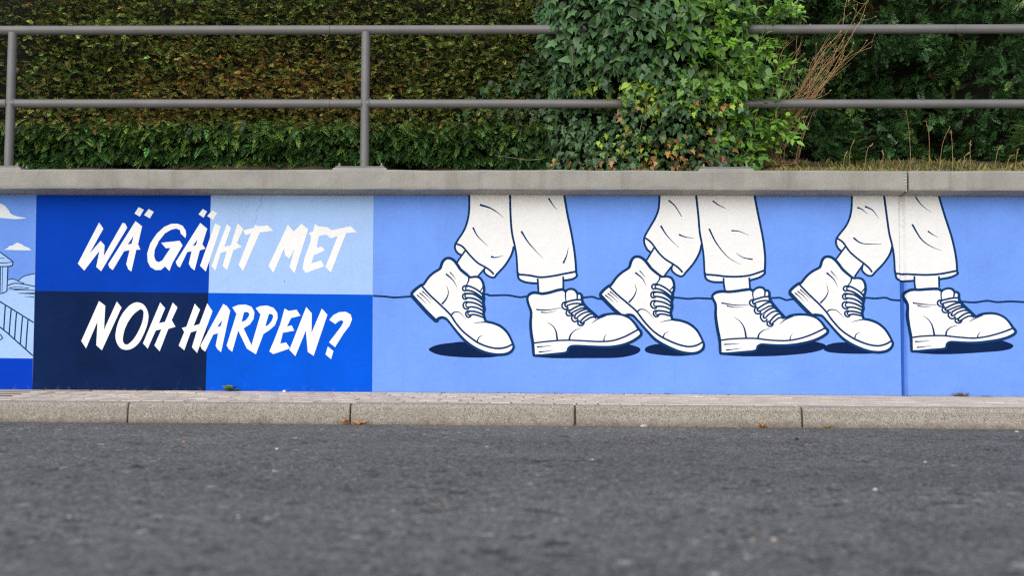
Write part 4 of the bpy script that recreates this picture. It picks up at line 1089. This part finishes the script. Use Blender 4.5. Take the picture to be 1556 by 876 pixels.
gst = [[(1384,238),(1382,205),(1377,170)],[(1411,248),(1412,212),(1408,186)],[(1426,248),(1432,220),(1443,194)],[(1447,246),(1447,222),(1445,200)],[(1288,248),(1292,230),(1297,214)],
       [(1311,246),(1318,228),(1326,219)],[(1340,246),(1342,236),(1341,230)],[(1475,246),(1474,225),(1475,216)],[(1508,246),(1516,230),(1522,222)],[(1540,248),(1545,236),(1547,228)],[(1205,248),(1214,218),(1228,190)],[(1280,250),(1283,240),(1287,232)],[(1460,247),(1466,238),(1473,232)],[(1525,247),(1534,239),(1540,236)]]
DL = ['taller bare straw stalk', 'thin dry grass stalk']
for k, st in enumerate(gst):
    y = .12 + .03*random.random()
    P = [wp(a, b, y) for a, b in st]; P[0] = (P[0][0], y, ZCT+.002)
    r = link('dry_stalk', None); r.location = P[0]; r.empty_display_size = .03
    own = {0: 'tall straight bleached stalk reaching the middle rail beside the pale spurge', 1: 'upright thin stalk just beyond the pale green spurge', 2: 'dry stalk leaning over beyond the pale green spurge', 10: 'withered reddish stalk curving up beside the straw-brown clump'}
    tag(r, own.get(k, 'short thin bleached grass stalk standing in the verge on the wall'), 'grass stalk', 'grass stalks on the verge')
    crv(P, .0015, .0009, M_STRAW, 'stem', r, 5)
    tip = Vector(P[-1]); d = (tip-Vector(P[1])).normalized()
    for j in range(5):
        s = tip - d*(.006*j); e = s + d*.009 + Vector((random.gauss(0, .004), random.gauss(0, .004), .002))
        unloc(link('seed_head', tube([tuple(s), tuple((s+e)/2), tuple(e)], [.0007, .0022, .0004], M_STRAW, 5, 'seed_head'), r))

def leafy_weed(name, label, cat, px, py, y, h, nl, size, c, temps, spread=.5, lean=(0, 0), z0=None):
    b = at(px, py, y); base = Vector((b.x, y, (ZCT+.003) if z0 is None else z0))
    r = link(name, None); r.location = base; r.empty_display_size = .03; tag(r, label, cat)
    tip = base + Vector((lean[0], lean[1], h))
    crv([tuple(base), tuple((base+tip)/2+Vector((.004, 0, 0))), tuple(tip)], .0026, .0012, M_GSTEM, 'stem', r, 5)
    P, D, Nn, S, C = [], [], [], [], []
    for i in range(nl):
        t = .15+.85*i/nl; a = i*2.4; P.append(base.lerp(tip, t)); D.append((math.cos(a)*spread, math.sin(a)*spread-.15, .35)); Nn.append((-math.cos(a)*.3, -.4, .9))
        S.append(size*random.uniform(.7, 1.15)*(1.1-.4*t)); C.append(np.array(c)*random.uniform(.65, 1.25))
    leaf_objects('leaf', r, temps, np.array([tuple(p) for p in P]), np.array(D), np.array(Nn), np.array(S), np.array(C), M_LEAF, nl, np.array(S), 'x')
LANCE = [ivy_leaf(1.0, False)]
NARROW = []
tv, tf = ivy_leaf(1.0, False); tv2 = tv.copy(); tv2[:, 1] *= .35; NARROW = [(tv2, tf)]
leafy_weed('spurge', 'upright pale green weed with narrow whorled leaves on the verge', 'weed', 1404, 250, .10, .125, 26, .042, (.22, .30, .06), NARROW, .9)
leafy_weed('spurge', 'small yellowish weed at the edge of the wall near the coping joint', 'weed', 1298, 252, .02, .03, 8, .02, (.32, .32, .05), NARROW, .9)
for k, (px, h_, nl_, sz, cc, lb) in enumerate([(1240, .05, 12, .03, (.16, .24, .06), 'low leafy weed at the foot of the withered stalks'), (1268, .035, 10, .022, (.30, .28, .08), 'stunted yellow-green weed in the thin grass past the withered stalks'),
        (1345, .06, 14, .026, (.14, .22, .06), 'bushy little weed in the grass before the coping joint'), (1432, .05, 14, .03, (.17, .25, .09), 'grey-green rosette weed right beside the tall pale spurge'),
        (1462, .07, 16, .024, (.22, .27, .10), 'feathery grey-green weed on the verge beyond the coping joint'), (1497, .085, 18, .02, (.24, .24, .09), 'wispy seeding weed with tiny leaves near the pale bramble'), (1535, .05, 12, .026, (.15, .22, .06), 'green weed in the grass under the pale bramble')]):
    leafy_weed('verge_weed', lb, 'weed', px, 250, .06+.03*(k % 3), h_, nl_, sz, cc, NARROW if k % 2 else IVY, .9, (random.uniform(-.02, .02), -.01))
leafy_weed('bramble', 'low bramble with toothed leaves in the dark gap right of the stalks', 'bramble', 1300, 215, .75, .24, 20, .085, (.07, .15, .03), IVYL, .8, z0=1.50)
leafy_weed('bramble', 'bramble with pale leaves at the far right end of the verge', 'bramble', 1525, 215, .62, .26, 16, .10, (.10, .19, .045), IVYL, .9, (.1, -.05), z0=1.50)
leafy_weed('ground_ivy', 'small ivy runner trailing from the hedge foot beside the big ivy', 'ivy', 770, 245, .22, .03, 9, .035, (.12, .20, .05), IVY, .9)
leafy_weed('wall_weed', 'tiny green weed sprouting from the wall foot under the bright blue square', 'weed', 346, 590, -.025, .030, 7, .050, (.20, .33, .04), IVY, .9, (.01, -.01), ZB+.001)
leafy_weed('wall_weed', 'tiniest dark green seedling beside the weed at the wall foot', 'weed', 361, 592, -.02, .012, 5, .024, (.07, .15, .03), IVY, .9, (0, 0), ZB+.001)

def tuft(px, label, n, h, wdt):
    b = at(px, 600, -.012); r = link('grass_tuft', None); r.location = (b.x, -.012, ZB); r.empty_display_size = .03; tag(r, label, 'grass tuft')
    V, F, C = [], [], []
    for _ in range(n):
        x = b.x + random.gauss(0, wdt); y = -.012 - random.random()*.02; hh = h*random.uniform(.4, 1); a = random.uniform(-1, 1); l = hh*a; o = len(V)
        V += [(x-.001, y, ZB-.001), (x+.001, y, ZB-.001), (x+l*.5+.0008, y-.004, ZB+hh*.7), (x+l, y-.01, ZB+hh)]; F.append((o, o+1, o+2, o+3))
        c = np.array([.30, .22, .09])*random.uniform(.5, 1.3) if random.random() < .75 else np.array([.20, .22, .06]); C += [c]*4
    unloc(tag(link('blades', npmesh(np.array(V), np.array(F), M_DRY, np.array(C), 'blades'), r), kind='stuff'))
tuft(1458, 'dry grass tuft at the wall foot right of the vertical wall joint', 90, .026, .022)
tuft(1497, 'flat wisp of dry grass at the wall foot beyond the tuft', 50, .008, .022)
tuft(1014, 'scrap of dry grass at the wall foot below the middle boots', 26, .010, .012)

# ------------------------------------------------------------------ litter
def crumpled_leaf(name, label, loc, size, c, group=None, seed=0, cat='leaf'):
    r_ = random.Random(seed); tv, tf = ivy_leaf(1.0)
    v = tv.copy(); v[:, 2] += .16*np.sin(v[:, 0]*5+seed) + .28*np.abs(v[:, 1])**1.3*2 + .05
    v[:, 2] -= v[:, 2].min(); a = r_.uniform(0, 6.28); ca, sa = math.cos(a), math.sin(a)
    v = np.stack([v[:, 0]*ca-v[:, 1]*sa, v[:, 0]*sa+v[:, 1]*ca, v[:, 2]], 1)*size
    bm = bmesh.new(); bm.from_mesh(npmesh(v, tf, M_DRY, np.repeat(np.array(c)[None], len(v), 0)*np.array([[r_.uniform(.7, 1.25)] for _ in range(len(v))]), name))
    me = bpy.data.meshes.new(name); bm.to_mesh(me); bm.free(); me.materials.append(M_DRY)
    o = link(name, me, loc=loc); tag(o, label, cat, group); return o
def road_pt(px, py, dz=.0):
    d = _f*FPX + _r*(px-PW/2) - _u*(py-PH/2); t = (dz - CAM.z)/d.z; return CAM + d*t
def gutter(px): v = at(px, 650, KY-.02); return (v.x, KY-.03, 0)
crumpled_leaf('fallen_leaf', 'flat orange-brown dead leaf left of the kerb joint under the lettering', gutter(523), .045, (.72, .30, .13), seed=1)
crumpled_leaf('fallen_leaf', 'curled orange-brown dead leaf right of the kerb joint under the lettering', gutter(545), .058, (.75, .28, .11), seed=4)
crumpled_leaf('fallen_leaf', 'bright orange curled leaf lying against the kerb', gutter(1158), .045, (.85, .36, .07), seed=3)
crumpled_leaf('fallen_leaf', 'yellowish dead leaf in the gutter beside the last kerb joint', gutter(1262), .036, (.50, .33, .08), seed=9)
crumpled_leaf('fallen_leaf', 'small brown leaf scrap below a kerb joint under the first boots', gutter(872), .018, (.28, .12, .05), seed=6)
for k in range(24):
    px = random.choice((random.uniform(870, 1160), random.uniform(1040, 1130))); b = at(px, 250, -.1)
    crumpled_leaf('fallen_leaf', 'brown dead ivy leaf lying on the coping below the ivy', (b.x, -.095+random.random()*.09, ZCT+.003), random.uniform(.022, .038), (.42*random.uniform(.6, 1.2), .20*random.uniform(.6, 1.2), .08), 'dead leaves on the coping', seed=20+k)
def pebble(label, loc, s, c, group=None, seed=0, name='pebble', cat='pebble'):
    r_ = random.Random(seed); bm = bmesh.new(); bmesh.ops.create_icosphere(bm, subdivisions=2, radius=1)
    for v in bm.verts: v.co *= 1 + .22*math.sin(v.co.x*3+seed)*math.cos(v.co.y*4+seed*2); v.co.z *= .55
    bmesh.ops.scale(bm, vec=(s, s*.8, s), verts=bm.verts); me = bpy.data.meshes.new(name); bm.to_mesh(me); bm.free()
    key = 'pebble_%d' % int(sum(c)*100); m = bpy.data.materials.get(key) or flat(key, c, .8, 40); me.materials.append(m)
    for p in me.polygons: p.use_smooth = True
    o = link(name, me, loc=(loc[0], loc[1], loc[2]+s*.35)); tag(o, label, cat, group); return o
g = gutter(978); pebble('flat white pebble in the gutter under the middle boots', g, .014, (.62, .62, .60), seed=2)
b = at(432, 597, -.05); pebble('white paper scrap on the pavement at the wall foot', (b.x, -.05, pave_z(-.05)), .012, (.75, .75, .72), seed=5, name='paper_scrap', cat='litter')
for k, (px, py, s, c) in enumerate([(280,674,.008,(.45,.25,.18)),(421,684,.006,(.6,.6,.58)),(362,787,.0042,(.5,.5,.42)),(1176,823,.0052,(.55,.45,.33)),(1144,823,.0045,(.42,.33,.2)),(1330,746,.0055,(.65,.65,.66)),(1461,671,.009,(.10,.10,.10)),(1211,668,.008,(.08,.08,.09)),(1406,704,.005,(.55,.55,.55)),(1545,658,.008,(.6,.58,.55)),(416,717,.004,(.45,.42,.36)),(106,788,.004,(.45,.42,.36)),(540,730,.004,(.3,.3,.3)),(690,745,.0035,(.4,.4,.38)),(900,700,.004,(.5,.5,.48))]):
    v = road_pt(px, py)
    pebble('loose stone chip lying on the asphalt', v, s, c, 'stone chips on the road', seed=30+k)
for k in range(26):
    px = random.uniform(60, 1540); b = at(px, 600, -.02)
    pebble('dark crumb of dirt along the wall foot', (b.x, -.012-random.random()*.05, pave_z(-.03)), random.uniform(.003, .006), (.09, .075, .06), 'dirt crumbs at the wall foot', seed=60+k, name='dirt_crumb', cat='dirt')

for k in range(22):
    px = random.choice((random.uniform(850, 1240), random.uniform(30, 1540))); v = gutter(px)
    crumpled_leaf('leaf_scrap', 'tiny brown leaf scrap in the gutter along the kerb', (v[0], KY-.008-random.random()*.03, .0), random.uniform(.007, .014), (.30*random.uniform(.5, 1.4), .16*random.uniform(.5, 1.3), .07), 'leaf scraps in the gutter', seed=200+k, cat='leaf scrap')
